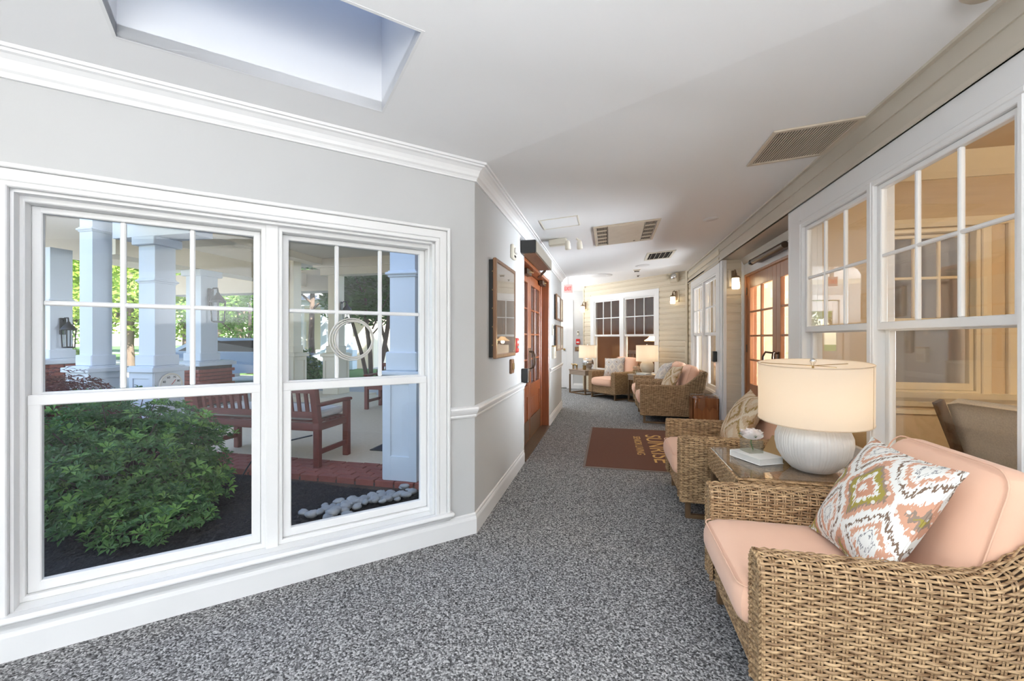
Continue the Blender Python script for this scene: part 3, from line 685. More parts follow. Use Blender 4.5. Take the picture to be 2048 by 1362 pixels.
MB().bbox(-.23, .23, -.44, .02, .44, .48, .01).build('seat', M['dwood'], dc)
MB().bbox(-.22, .22, .01, .05, .9, 1.0, .01).build('top_rail', M['dwood'], dc)
for x in (-.1, 0, .1): MB().box(x-.02, x+.02, .01, .03, .48, .91).build('slat', M['dwood'], dc)

# ================================================================== WALL THINGS
def framed(lab, fr, x0, x1, z0, z1, depth, tilt=0, inner='paper', group=None):
    e = empty('framed_picture', lab, 'picture', *fr)
    if group: e['group'] = group
    b = .035
    MB().bbox(x0, x1, -depth, -depth+.028, z0, z0+b, .006).bbox(x0, x1, -depth, -depth+.028, z1-b, z1, .006).bbox(x0, x0+b, -depth, -depth+.028, z0, z1, .006).bbox(x1-b, x1, -depth, -depth+.028, z0, z1, .006).build('frame', M['dwood2'], e)
    bb = MB().box(x0+.012, x1-.012, -depth+.02, 0, z0+.012, z1-.012); bb.build('backing_box', M['black'], e)
    for k in range(5):
        zz = z0+.1+(z1-z0-.2)*k/4; MB().ell((x0+.011, -depth*.5, zz), (.004, .006, .006), 8, 6).build('stud', M['brass'], e)
    box1(x0+b, x1-b, -depth+.008, -depth+.02, z0+b, z1-b).build('print', M[inner], e)
    box1(x0+b*.8, x1-b*.8, -depth+.004, -depth+.006, z0+b*.8, z1-b*.8).build('pane', M['pglass'], e)
M['dwood2'] = wood('walnut_frame', (.17, .08, .038), (.25, .125, .06))
M['print'] = mat('faded_print', (.55, .50, .44), .8, c2=(.40, .34, .28), scale=5, detail=6)
M['pglass'] = glass('picture_glass', base=.07)
M['photo'] = mat('landscape_print', (.55, .53, .50), .7, c2=(.10, .09, .08), scale=7, contrast=.1)
framed('large walnut framed print on the corridor wall before the entrance', FB, .32, .98, 1.13, 1.875, .06, inner='print')
framed('upper small dark framed print past the entrance door, nearer', FB, 4.07, 4.55, 1.58, 2.00, .05, inner='photo')
framed('lower small dark framed print past the entrance door, nearer', FB, 4.07, 4.55, 1.08, 1.50, .05, inner='photo')
framed('upper small framed print at the corridor wall end', FB, 4.68, 5.08, 1.58, 1.99, .04, inner='photo')
framed('lower small framed print at the corridor wall end', FB, 4.68, 5.08, 1.08, 1.50, .04, inner='photo')
def device(name, lab, cat, fr, parts):
    e = empty(name, lab, cat, *fr)
    for (pn_, args, m) in parts: MB().bbox(*args).build(pn_, M[m] if isinstance(m, str) else m, e)
    return e
device('alarm_strobe', 'white alarm sounder above the large framed print', 'alarm', FB, [('plate', (1.02, 1.15, -.03, 0, 2.0, 2.13, .008), 'offwhite'), ('lens', (1.05, 1.12, -.05, -.03, 2.05, 2.1, .006), 'white'), ('grille', (1.055, 1.115, -.034, -.03, 2.015, 2.035, .002), 'dark')])
device('fire_alarm_pull', 'red fire alarm pull station beside the large framed print', 'alarm', FB, [('body', (1.045, 1.15, -.055, 0, 1.15, 1.285, .01), 'red'), ('handle', (1.06, 1.135, -.07, -.055, 1.19, 1.215, .004), 'white'), ('label_plate', (1.065, 1.13, -.057, -.055, 1.235, 1.26, .001), 'white')])
device('light_switch', 'brown switch plate below the fire alarm pull station', 'switch', FB, [('plate', (.985, 1.09, -.022, 0, .965, 1.095, .006), 'dwood2'), ('toggle', (1.01, 1.035, -.03, -.022, 1.0, 1.06, .004), 'brass'), ('toggle', (1.045, 1.07, -.03, -.022, 1.0, 1.06, .004), 'brass')])
device('card_reader', 'black push plate box at the entrance door edge', 'card reader', FB, [('housing', (1.50, 1.585, -.065, 0, .83, .975, .006), 'black'), ('push_plate', (1.50, 1.585, -.072, -.065, .84, .965, .002), 'chrome')])
device('keypad', 'small grey keypad beside the lower pictures', 'keypad', FB, [('body', (3.80, 3.88, -.02, 0, 1.33, 1.5, .005), 'offwhite'), ('screen', (3.815, 3.865, -.023, -.02, 1.43, 1.48, .002), 'dark')])
device('wall_intercom', 'ivory wall intercom below the pictures past the door', 'intercom', FB, [('body', (3.80, 3.98, -.045, 0, .97, 1.16, .006), 'offwhite'), ('speaker', (3.83, 3.95, -.05, -.045, 1.0, 1.08, .004), 'tan'), ('cap', (3.8, 3.98, -.05, 0, 1.15, 1.17, .004), 'brass')])
device('thermostat', 'small ivory thermostat above the hall fire alarm', 'thermostat', FE, [('body', (-.175, -.125, -.02, 0, 1.36, 1.48, .005), 'offwhite'), ('screen', (-.165, -.135, -.022, -.02, 1.43, 1.46, .001), 'dark')])
device('fire_alarm_pull', 'red fire alarm pull on the hall end wall', 'alarm', FE, [('body', (-.20, -.10, -.05, 0, 1.13, 1.27, .01), 'red'), ('handle', (-.185, -.115, -.06, -.05, 1.17, 1.2, .004), 'white')])
device('light_switch', 'brown switch plate on the hall end wall', 'switch', FE, [('plate', (-.23, -.09, -.02, 0, .955, 1.07, .005), 'dwood2'), ('toggle', (-.18, -.14, -.028, -.02, .985, 1.04, .003), 'brass')])
# exit sign
ex = empty('exit_sign', 'white exit sign with red letters near the hall ceiling', 'exit sign', (-.825, 8.6, 2.295))
MB().bbox(-.09, .09, -.02, .02, -.085, .085, .006).build('housing', emis('exit_face', (.8, .5, .48), .12), ex)
def text(s, name, m, parent, loc, rot, size, sx=1, ext=.001, align='CENTER'):
    c = bpy.data.curves.new(name, 'FONT'); c.body = s; c.size = size; c.extrude = ext; c.align_x = align; c.align_y = 'CENTER'
    o = bpy.data.objects.new(name, c); COL.objects.link(o); o.parent = parent; o.location = loc; o.rotation_euler = rot; o.scale = (sx, 1, 1)
    c.materials.append(m); bpy.context.view_layer.update()
    me = bpy.data.meshes.new_from_object(o.evaluated_get(bpy.context.evaluated_depsgraph_get()))
    bpy.data.objects.remove(o); o = ob(name, me, m, parent, loc, rot); o.scale = (sx, 1, 1)
    return o
text('EXIT', 'lettering', emis('exit_red', (.8, .03, .03), .5), ex, (0, -.023, -.005), (pi/2, 0, 0), .11, .62, .002)
MB().bbox(-.03, .03, -.02, .02, .085, .3, .004).build('canopy', M['white'], ex)

# ================================================================== CEILING THINGS
nrm = math.atan(SL)
def ceil_root(name, lab, cat, x, y, z=None):
    return empty(name, lab, cat, (x, y, zB(x, y) if z is None else z), (0, -nrm if z is None else 0, 0))
g = ceil_root('return_grille', 'tan louvred return air grille on the ceiling by the fascia', 'grille', 1.22, 3.12)
a_, b_ = .245, .265
MB().bbox(-a_, a_, -b_, -b_+.03, -.012, 0, .003).bbox(-a_, a_, b_-.03, b_, -.012, 0, .003).bbox(-a_, -a_+.03, -b_, b_, -.012, 0, .003).bbox(a_-.03, a_, -b_, b_, -.012, 0, .003).build('frame', M['tan'], g)
box1(-a_+.02, a_-.02, -b_+.02, b_-.02, -.0025, -.001).build('duct_dark', M['dark'], g)  # flat dark sheet, shade behind the louvres put into its colour
for k in range(26):
    x = -a_+.04+(2*a_-.08)*k/25; MB().bar((x, -b_+.03, -.006), (x, b_-.03, -.006), .0075, .004, up=(.35, 0, 1)).build('louvre', M['tan'], g)
c2 = ceil_root('ceiling_cassette', 'tan ceiling heater with two grilles and centre panel', 'heater', .172, 4.98)
MB().bbox(-.345, .345, -.455, -.425, -.014, 0, .003).bbox(-.345, .345, .425, .455, -.014, 0, .003).bbox(-.345, -.315, -.455, .455, -.014, 0, .003).bbox(.315, .345, -.455, .455, -.014, 0, .003).build('frame', M['tan'], c2)
MB().bbox(-.19, .19, -.43, .43, -.018, -.002, .004).build('panel', M['tan'], c2)
MB().lathe([(0, -.02), (.012, -.021), (.014, -.018)], 12, (.12, .36, 0)).build('latch', M['bronze'], c2)
for s in (-1, 1):
    box1(s*.2, s*.31, -.425, .425, -.003, -.001).build('duct_dark', M['dark'], c2)  # dark sheet painted as the shade behind the bars
    for k in range(6):
        y = -.425+.85*k/5; MB().box(s*.2, s*.31, y-.022, y+.022, -.009, -.004).build('grille_bar', M['tan'], c2)
    for k in range(9): MB().box(s*.203+s*.013*k-.002, s*.203+s*.013*k+.002, -.42, .42, -.0075, -.0045).build('grille_bar', M['tan'], c2)
v3 = ceil_root('supply_vent', 'small white supply vent with curved blades in the ceiling', 'vent', .73, 6.64)
MB().bbox(-.20, .20, -.29, -.245, -.01, 0, .003).bbox(-.20, .20, .245, .29, -.01, 0, .003).bbox(-.20, -.16, -.29, .29, -.01, 0, .003).bbox(.16, .20, -.29, .29, -.01, 0, .003).build('frame', M['offwhite'], v3)
box1(-.165, .165, -.25, .25, -.003, -.001).build('duct_dark', M['dark'], v3)  # dark sheet painted as the shade behind the blades
for k in range(5):
    x = -.13+.065*k; MB().bar((x, -.24, -.01), (x, .24, -.01), .004, .025, up=(.6, 0, 1)).build('blade', M['offwhite'], v3)
ap = ceil_root('access_panel', 'flush white access panel in the ceiling near the crown', 'access panel', -.48, 4.2)
MB().bbox(-.19, .19, -.175, -.16, -.006, 0, .002).bbox(-.19, .19, .16, .175, -.006, 0, .002).bbox(-.19, -.175, -.175, .175, -.006, 0, .002).bbox(.175, .19, -.175, .175, -.006, 0, .002).build('frame', M['offwhite'], ap)
box1(-.17, .17, -.155, .155, -.004, 0).build('panel', M['ceil'], ap)
def emlight(e, s=1):
    MB().bbox(-.19, .02, -.04, .04, -.075, 0, .01).build('battery_box', M['offwhite'], e)
    for (x, y, dx) in ((-.02, -.05, .05), (.13, .0, .03)):
        MB().tube([(x, y*.4, -.02), (x+.03, y*.6, -.05), (x+.03, y, -.07)], .012, 8).build('arm', M['offwhite'], e)
        MB().lathe([(0, 0), (.022, 0), (.03, -.03), (.034, -.09), (.03, -.10), (0, -.10)], 14, (x+dx, y, -.045)).build('lamp_head', M['offwhite'], e)
emlight(ceil_root('emergency_light', 'ivory twin-head emergency light on the ceiling above entrance', 'emergency light', -.50, 4.86))
el = empty('emergency_light', 'cream twin-head emergency light high on the siding wall', 'emergency light', *FF)
MB().bbox(-.40, -.20, -.075, -.015, 2.40, 2.585, .02).build('battery_box', M['vinyl'], el)
for x in (-.43, -.27):
    MB().lathe([(0, 0), (.03, 0), (.055, .05), (.055, .065), (0, .06)], 16).build('lamp_head', M['chrome'] if x > -.4 else M['vinyl'], el, (x, -.075, 2.5), (R(80), 0, R(20)))
def disc(lab, x, y, r, d=.012, name='ceiling_disc', cat='speaker', m='offwhite', z=None):
    e = ceil_root(name, lab, cat, x, y, z)
    MB().lathe([(0, -d), (r*.86, -d), (r*.9, -d*.6), (r, -d*.5), (r, 0)], 28).build('cover', M[m], e)
    MB().lathe([(r*.55, -d-.001), (r*.6, -d-.003), (r*.65, -d-.001)], 28).build('ring', M['white'], e)
M['discw'] = mat('disc_white', (.70, .70, .70), .5)
disc('white flush ceiling disc right of the tan heater', 1.05, 4.83, .075, .01, m='discw')
disc('pale flush ceiling speaker beyond the supply vent', .544, 7.42, .12, .008, m='discw')
disc('large pale ceiling disc near the siding end wall', -.20, 8.95, .26, .01, m='discw', z=2.6)
sd_ = empty('smoke_detector', 'small beige smoke detector on the ceiling', 'smoke detector', (.50, 8.25, 2.60))
MB().lathe([(0, -.06), (.04, -.06), (.06, -.03), (.075, -.02), (.075, 0)], 20).build('cover', M['tan'], sd_); MB().lathe([(.03, -.061), (.045, -.061), (.045, -.052), (.03, -.052)], 20).build('vent_ring', M['dark'], sd_)
sp_ = empty('sprinkler', 'tiny dark sprinkler head in the ceiling near the end wall', 'sprinkler', (.58, 9.15, 2.60))
MB().lathe([(0, -.03), (.02, -.03), (.022, -.025), (.008, -.02), (.008, -.005), (.035, -.004), (.035, 0)], 16).build('head', M['bronze'], sp_); MB().lathe([(0.03, -.004), (.045, -.003), (.045, 0)], 16).build('escutcheon', M['discw'], sp_)
pend = empty('ceiling_light', 'round fixture at the top right edge over the windows', 'ceiling light', (1.33, 1.86, zB(1.33, 0)))
MB().lathe([(0, -.05), (.06, -.045), (.075, -.03), (.08, 0)], 24).build('base', M['tan'], pend)

# ================================================================== LANTERN SCONCES
M['jar'] = mat('frosted_jar', (.95, .93, .88), .4, tr=.8)
def sconce(lab, loc, rot, power):
    e = empty('lantern_sconce', lab, 'sconce', loc, rot)
    MB().bbox(-.06, .06, -.03, 0, -.14, .1, .008).build('mounting_block', M['vinyl'], e)
    MB().bbox(-.03, .03, -.045, -.03, -.10, .08, .006).build('back_plate', M['bronze2'], e)
    MB().tube([(0, -.04, .0)]+[(0, -.085-.045*cos(t), .03+.05*sin(t)) for t in [pi-k*pi/7 for k in range(8)]][::-1][::-1], .008, 8).build('arm', M['bronze2'], e)
    MB().lathe([(0, .035), (.015, .033), (.018, .0), (.045, -.01), (.055, -.03), (.06, -.035), (0, -.035)], 20, (0, -.13, 0)).build('cap', M['bronze2'], e)
    MB().lathe([(.044, -.035), (.046, -.10), (.046, -.165), (.04, -.175), (0, -.175)], 20, (0, -.13, 0)).build('jar', M['jar'], e)
    cg = MB(); r = .049
    for k in range(4):
        a = pi/4+k*pi/2; cg.bar((r*cos(a), -.13+r*sin(a), -.03), (r*cos(a), -.13+r*sin(a), -.12), .004, .004)
    cg.tube([(r*cos(k*pi/8), -.13+r*sin(k*pi/8), -.09) for k in range(16)], .003, 5, closed=True)
    cg.build('cage', M['bronze2'], e)
    MB().ell((0, -.13, -.10), (.02, .02, .03)).build('bulb', M['bulbs'], e)
    o = light('lamp', 'POINT', (0, -.13, -.10), power, (1, .80, .5), shadow_soft_size=.03); o.parent = e
M['bronze2'] = mat('aged_bronze', (.22, .15, .09), .4, .5)
M['bulbs'] = emis('warm_bulb', (1, .85, .6), 14)
q5 = lambda x: (1.5+x*Q, 8.70-x*Q)
sconce('lantern sconce on siding left of the end windows', (*q5(-2.92), 2.12), -45, 13)
sconce('lantern sconce on siding right of the end windows', (*q5(-.27), 2.14), -45, 13)
sconce('lantern sconce on the narrow siding return by the oak doors', (1.62, 6.185, 2.11), 0, 11)
# ================================================================== WICKER
def weave(mb, S, La, Lb, ds=.031, db=.0122, amp=.0048, wv=.0098, stakes=True, sub=4, jitter=.0012):
    """S(a,b)->(pos,normal). weavers run along a, rows stacked along b."""
    rows = max(2, int(round(Lb/db))); ns = max(2, int(round(La/ds))); na = ns*sub
    for j in range(rows):
        b = Lb*(j+.5)/rows; vs = []; ja = random.uniform(-.4, .4)*ds/4
        for i in range(na+1):
            a = La*i/na
            P, Nn = S(a, b); P2, _ = S(a, min(Lb, b+Lb*.4/rows)); T_ = (P2-P)
            T_ = T_.normalized() if T_.length > 1e-7 else V(0, 0, 1)
            off = amp*cos(pi*a/(La/ns)+j*pi) + amp+.001+random.uniform(-jitter, jitter)*.5
            c = P+Nn*off; hw = wv*.5
            up = .0032
            vs += [c-T_*hw-Nn*.001, c-T_*hw*.55+Nn*up, c+T_*hw*.55+Nn*up, c+T_*hw-Nn*.001]
        fs = [(i*4+k, (i+1)*4+k, (i+1)*4+k+1, i*4+k+1) for i in range(na) for k in range(3)]
        mb.add(vs, fs, 0, True)
    if stakes:
        nb = max(6, rows//2)
        for i in range(ns+1):
            for sgn in (-1, 1):
                a = min(La, max(0, La*i/ns+sgn*.0042)); vs = []
                for k in range(nb+1):
                    b = Lb*k/nb; P, Nn = S(a, b); P2, _ = S(min(La, a+.003) if a < La-.003 else a-.003, b)
                    T_ = (P2-P); T_ = (T_.normalized() if T_.length > 1e-7 else V(1, 0, 0))*(1 if a < La-.003 else -1)
                    c = P+Nn*(amp+.0025); vs += [c-T_*.0036, c+Nn*.002, c+T_*.0036]
                mb.add(vs, [(k*3+t_, (k+1)*3+t_, (k+1)*3+t_+1, k*3+t_+1) for k in range(nb) for t_ in range(2)], 0, True)
def braid(mb, pts, r=.0075, strands=3, pitch=.05, n=5):
    pts = [Vector(p) for p in pts]; d = [0]
    for i in range(1, len(pts)): d.append(d[-1]+(pts[i]-pts[i-1]).length)
    Lt = d[-1]; m = max(6, int(Lt/.007))
    def at(s):
        for i in range(1, len(pts)):
            if s <= d[i] or i == len(pts)-1:
                t = (s-d[i-1])/max(1e-9, d[i]-d[i-1]); return pts[i-1].lerp(pts[i], t), (pts[i]-pts[i-1]).normalized()
    for k in range(strands):
        path = []
        for i in range(m+1):
            p, t = at(Lt*i/m); u = t.orthogonal().normalized() if abs(t.z) > .9 else t.cross(V(0, 0, 1)).normalized(); v = t.cross(u)
            a = 2*pi*(Lt*i/m/pitch+k/strands); path.append(p+(u*cos(a)+v*sin(a))*r*.75)
        mb.tube(path, r*.62, n)
def cushion(w, d, h, r, puff=.03, n=14, pz=None, nz=6):
    """rounded puffy box centred in x,y, base z=0"""
    mb = MB(); a, b, c = w/2, d/2, h/2
    def P(x, y, z):
        q_ = V(max(-a+r, min(a-r, x)), max(-b+r, min(b-r, y)), max(-c+r, min(c-r, z))); dd = V(x, y, z)-q_
        p = q_+dd.normalized()*r if dd.length > 1e-9 else V(x, y, z)
        u, v = p.x/a, p.y/b
        k = max(0, 1-u**4)*max(0, 1-v**4)
        p.z += (puff*k*(1 if z > 0 else -.3))*(abs(p.z)/c)
        e = .012*(1-(p.z/c)**2) if abs(p.z) < c else 0
        p.x += e*u; p.y += e*v
        return p
    def face(f, nu, nv):
        vs = [f(2*i/nu-1, 2*j/nv-1) for i in range(nu+1) for j in range(nv+1)]
        mb.add(vs, [(i*(nv+1)+j, (i+1)*(nv+1)+j, (i+1)*(nv+1)+j+1, i*(nv+1)+j+1) for i in range(nu) for j in range(nv)], 0, True)
    face(lambda u, v: P(a*u, b*v, c), n, n); face(lambda u, v: P(-a*u, b*v, -c), n, n)
    face(lambda u, v: P(a*u, -b, c*v), n, nz); face(lambda u, v: P(-a*u, b, c*v), n, nz)
    face(lambda u, v: P(a, b*u, c*v), n, nz); face(lambda u, v: P(-a, -b*u, c*v), n, nz)
    mb.v = [(x, y, z+c) for x, y, z in mb.v]
    return mb
def piping(w, d, r, z, t=.003):
    pts = []; a, b = w/2+.004, d/2+.004
    for (cx, cy, a0) in ((a-r, b-r, 0), (-a+r, b-r, pi/2), (-a+r, -b+r, pi), (a-r, -b+r, 3*pi/2)):
        for k in range(6): pts.append((cx+r*cos(a0+k*pi/10), cy+r*sin(a0+k*pi/10), z))
    return MB().tube(pts, t, 6, closed=True)
CW, CT, AZ = .78, .105, .57       # chair width, arm thickness, arm height
def ztop(y): t_ = max(0, min(1, (y-.57)/.36)); return AZ+.21*(t_*t_*(3-2*t_))
def ybk(z): return .80+.13*max(0, (z-.13))/.65
def make_chair():
    root = empty('wicker_armchair', 'x', 'armchair')
    for s in (-1, 1):
        mb = MB()
        def S(a, b, s=s):
            f = b/LB; y0 = a/LA
            zt = None
            # path: outer up, over, inner down
            def at(y):
                zt = ztop(y); Lo = zt-.13-.04; Lt = CT-.08+pi*.04; Li = zt-.04-.34; tot = Lo+Lt+Li; u = f*tot
                r_ = .04
                if u < Lo: return V(CW/2, y, .13+u), V(1, 0, 0)
                u -= Lo
                if u < Lt:
                    l1 = pi*r_/2
                    if u < l1: an = u/r_; return V(CW/2-r_+r_*cos(an), y, zt-r_+r_*sin(an)), V(cos(an), 0, sin(an))
                    if u < Lt-l1: return V(CW/2-r_-(u-l1), y, zt), V(0, 0, 1)
                    an = pi/2+(u-(Lt-l1))/r_; return V(CW/2-CT+r_+r_*cos(an), y, zt-r_+r_*sin(an)), V(cos(an), 0, sin(an))
                u -= Lt; return V(CW/2-CT, y, zt-r_-u), V(-1, 0, 0)
            y = -.003+y0*.80; P, Nn = at(y)
            y2 = -.003+y0*(ybk(P.z)+.003); P, Nn = at(y2)
            return V(P.x*s, P.y, P.z), V(Nn.x*s, Nn.y, Nn.z)
        LA = .80; LB = (AZ-.17)+(CT-.08+pi*.04)+(AZ-.38)
        weave(mb, S, LA, LB)
        # front face of the arm
        def Sf(a, b, s=s): return V(s*(CW/2-CT+.008+a), .004, .13+b), V(0, -1, 0)
        weave(mb, Sf, CT-.016, AZ-.14, ds=.03)
        for xx in (CW/2-.004, CW/2-CT+.004):
            braid(mb, [(s*xx, -.004, .13), (s*xx, -.004, AZ-.03)])
        braid(mb, [(s*(CW/2-.004), -.004, AZ-.03), (s*(CW/2-.025), -.004, AZ), (s*(CW/2-CT+.025), -.004, AZ), (s*(CW/2-CT+.004), -.004, AZ-.03)])
        braid(mb, [(s*(CW/2+.002), ybk(z), z) for z in (.13, .4, .6, .77)]); braid(mb, [(s*(CW/2-.0), y, .132) for y in (0, .4, .8)])
        # dark core that makes the weave gaps look shaded
        n = 12; vs = []
        for i in range(n+1):
            y = .01+(.86)*i/n; zt = min(ztop(y), .75)-.006
            vs += [(s*(CW/2-.002), y, .13), (s*(CW/2-.002), y, zt-.03), (s*(CW/2-.035), y, zt), (s*(CW/2-CT+.035), y, zt), (s*(CW/2-CT+.003), y, zt-.03), (s*(CW/2-CT+.003), y, .13)]
        fs = [(i*6+k, i*6+(k+1) % 6, (i+1)*6+(k+1) % 6, (i+1)*6+k) for i in range(n) for k in range(6)]+[tuple(range(6)), tuple(range(n*6, n*6+6))]
        mb.add(vs, fs, 1)
        mb.build('arm', [M['wick'], M['wickd']], root)
    mb = MB(); iw = CW-2*CT
    weave(mb, lambda a, b: (V(-iw/2+a, .02, .13+b), V(0, -1, 0)), iw, .15)
    braid(mb, [(-iw/2, .016, .285), (iw/2, .016, .285)]); braid(mb, [(-iw/2, .016, .135), (iw/2, .016, .135)])
    mb.box(-iw/2, iw/2, .022, .70, .13, .275, 1)
    mb.build('front_apron', [M['wick'], M['wickd']], root)
    mb = MB(); bz = .78
    def Sb(a, b):
        x = CW/2-a
        if b < bz-.13-.03: z = .13+b; return V(x, ybk(z), z), V(0, .98, -.19)
        u = b-(bz-.16); r_ = .035
        if u < pi*r_: an = u/r_; return V(x, ybk(bz)-r_+r_*cos(an), bz-.03+r_*sin(an)), V(0, cos(an), sin(an))
        u -= pi*r_; z = bz-.03-u; return V(x, ybk(z)-.07, z), V(0, -.98, .19)
    weave(mb, Sb, CW, bz-.16+pi*.035+.3)
    mb.add([(x, ybk(z)-(.068 if f else .003), z) for x in (-CW/2+.004, CW/2-.004) for z in (.13, bz-.035) for f in (0, 1)], [(0, 1, 3, 2), (4, 6, 7, 5), (0, 2, 6, 4), (1, 5, 7, 3), (2, 3, 7, 6), (0, 4, 5, 1)], 1)
    mb.build('backrest', [M['wick'], M['wickd']], root)
    for s in (-1, 1):
        x = s*(CW/2-.05); b = MB()
        for (p, q_) in (((x, .05, .0), (x, .05, .135)), ((x, .78, 0), (x, .78, .135))): b.bbox(p[0]-.018, p[0]+.018, p[1]-.018, p[1]+.018, 0, .135, .003)
        b.bbox(x-.018, x+.018, .05, .78, 0, .028, .003).build('sled_leg', M['tubem'], root)
    MB().bbox(-CW/2+.05, CW/2-.05, .035, .065, .10, .132, .003).build('cross_rail', M['tubem'], root)
    sc = cushion(iw-.008, .66, .165, .05, .02); so = sc.build('seat_cushion', M['peach'], root, (0, .295, .275))
    piping(iw-.008, .66, .05, .150).build('piping', M['peach'], so)
    bc = cushion(iw-.01, .50, .17, .075, .035); bo = bc.build('back_cushion', M['peach'], root, (0, .80, .585), (R(74), 0, 0))
    piping(iw-.01, .50, .075, .15).build('piping', M['peach'], bo)
    return root
chair = make_chair()
def place(o, lab, loc, rot): o.location = loc; o.rotation_euler = (0, 0, R(rot)); o['label'] = lab; o['group'] = 'wicker armchairs with peach cushions'
place(chair, 'nearest wicker armchair with peach cushions, cropped at lower right', (.475, 1.87, 0), -90)
place(dup(chair, (0, 0, 0)), 'wicker armchair beyond the glass-topped table, beside the doormat', (.495, 3.55, 0), -90)
place(dup(chair, (0, 0, 0)), 'wicker armchair past the doormat, nearer of the far-right pair', (.465, 7.0, 0), -90)
place(dup(chair, (0, 0, 0)), 'wicker armchair past the doormat, farther of the far-right pair', (.455, 8.0, 0), -90)
place(dup(chair, (0, 0, 0)), 'wicker armchair under the end window between two lamp tables', (-.165, 9.095, 0), -45)
# ------------------------------------------------------------------ throw pillows
def pillow_mesh(w=.47, h=.45, t=.085, n=22):
    mb = MB()
    for s in (1, -1):
        vs = []
        for i in range(n+1):
            for j in range(n+1):
                u, v = 2*i/n-1, 2*j/n-1
                k = (max(0, 1-u*u)**.55)*(max(0, 1-v*v)**.55)
                x = u*w/2*(1-.09*(1-v*v)**1 * abs(u)); y = v*h/2*(1-.09*(1-u*u)*abs(v))
                z = s*t*k+.006*mnoise.noise(V(u*2.2, v*2.2, s*3.))*k
                vs.append((x, y, z))
        fs = [(i*(n+1)+j, (i+1)*(n+1)+j, (i+1)*(n+1)+j+1, i*(n+1)+j+1) for i in range(n) for j in range(n)]
        mb.add(vs, fs if s > 0 else [f[::-1] for f in fs], 0, True)
    return mb
pm = pillow_mesh()
def pillow(lab, m, loc, mat3, sc=1):
    e = empty('throw_pillow', lab, 'pillow', loc, (0, 0, 0), group='patterned throw pillows')
    e.matrix_world = Matrix.Translation(loc) @ mat3.to_4x4() @ Matrix.Scale(sc, 4)
    pm.build('cover', M[m], e)
    pts = []; n = 40
    for k in range(4*12):
        q_, f = divmod(k, 12); u = -1+2*f/12
        (uu, vv) = ((u, -1), (1, u), (-u, 1), (-1, -u))[q_]
        pts.append((uu*.235*(1-.09*(1-vv*vv)*abs(uu)), vv*.225*(1-.09*(1-uu*uu)*abs(vv)), 0))
    MB().tube(pts, .0035, 5, closed=True).build('seam', M[m], e)
def basis(nrm, up, roll=0):
    z = Vector(nrm).normalized(); y = Vector(up); y = (y-z*y.dot(z)).normalized(); x = y.cross(z)
    m = Matrix((x, y, z)).transposed(); return m @ Matrix.Rotation(R(roll), 3, 'Z')
pillow('large white terracotta and olive ikat pillow on the nearest armchair', 'ikat', (.96, 1.82, .665), basis((-.86, 0, .5), (.5, 0, .86), 0), 1.03)
pillow('tan and olive ikat pillow on the armchair beside the doormat', 'ikat2', (.975, 3.50, .665), basis((-.86, .04, .5), (.5, 0, .86), -4), 1.0)
pillow('tan ikat pillow on the nearer far-right armchair', 'ikat2', (.935, 6.93, .655), basis((-.86, -.1, .5), (.5, 0, .86), 8))
pillow('brown and grey ikat pillow on the farther far-right armchair', 'ikat3', (.925, 7.93, .655), basis((-.86, -.1, .5), (.5, 0, .86), 10))
pillow('grey diamond pillow on the armchair under the end window', 'ikat3', (.10, 9.52, .65), basis((-.35, -.83, .42), (0.1, 0.1, 1), 8))
# ------------------------------------------------------------------ side tables
def wicker_table(lab, loc, rot, w=.66, d=.64, h=.55, top='glass'):
    e = empty('side_table', lab, 'side table', loc, rot, group='side tables between armchairs')
    a, b = w/2, d/2; ap = .13
    for (s, lx) in ((0, w), (1, d), (2, w), (3, d)):
        mb = MB(); an = s*pi/2; nx, ny = sin(an), -cos(an)
        off = b if s % 2 == 0 else a
        tx, ty = cos(an), sin(an)
        weave(mb, lambda p, q_: (V(nx*off+tx*(p-lx/2), ny*off+ty*(p-lx/2), h-ap-.012+q_), V(nx, ny, 0)), lx, ap)
        mb.bar((nx*(off-.012)-tx*lx/2, ny*(off-.012)-ty*lx/2, h-ap/2-.012), (nx*(off-.012)+tx*lx/2, ny*(off-.012)+ty*lx/2, h-ap/2-.012), .02, ap-.004, 1)
        braid(mb, [(nx*off-tx*lx/2, ny*off-ty*lx/2, h-.018), (nx*off+tx*lx/2, ny*off+ty*lx/2, h-.018)])
        mb.build('apron', [M['wick'], M['wickd']], e)
    for sx in (-1, 1):
        for sy in (-1, 1):
            MB().bbox(sx*(a-.03)-.02, sx*(a-.03)+.02, sy*(b-.03)-.02, sy*(b-.03)+.02, 0, h-.02, .004).build('leg', M['tubem'], e)
        MB().bbox(sx*(a-.03)-.015, sx*(a-.03)+.015, -b+.03, b-.03, 0, .025, .003).build('stretcher', M['tubem'], e)
    mb = MB(); weave(mb, lambda p, q_: (V(-a+.02+p, -b+.02+q_, h-.022), V(0, 0, 1)), w-.04, d-.04, db=.014); mb.box(-a+.02, a-.02, -b+.02, b-.02, h-.04, h-.024, 1)
    mb.build('woven_shelf', [M['wick'], M['wickd']], e)
    MB().bbox(-a-.005, a+.005, -b-.005, b+.005, h-.008, h, .003).build('glass_top', M['tglass'], e)
    return e
M['tglass'] = glass('table_glass', (.97, .94, .88), .12, .8)
wicker_table('wicker side table with glass top between the two nearest armchairs', (.985, 2.775, 0), -90)
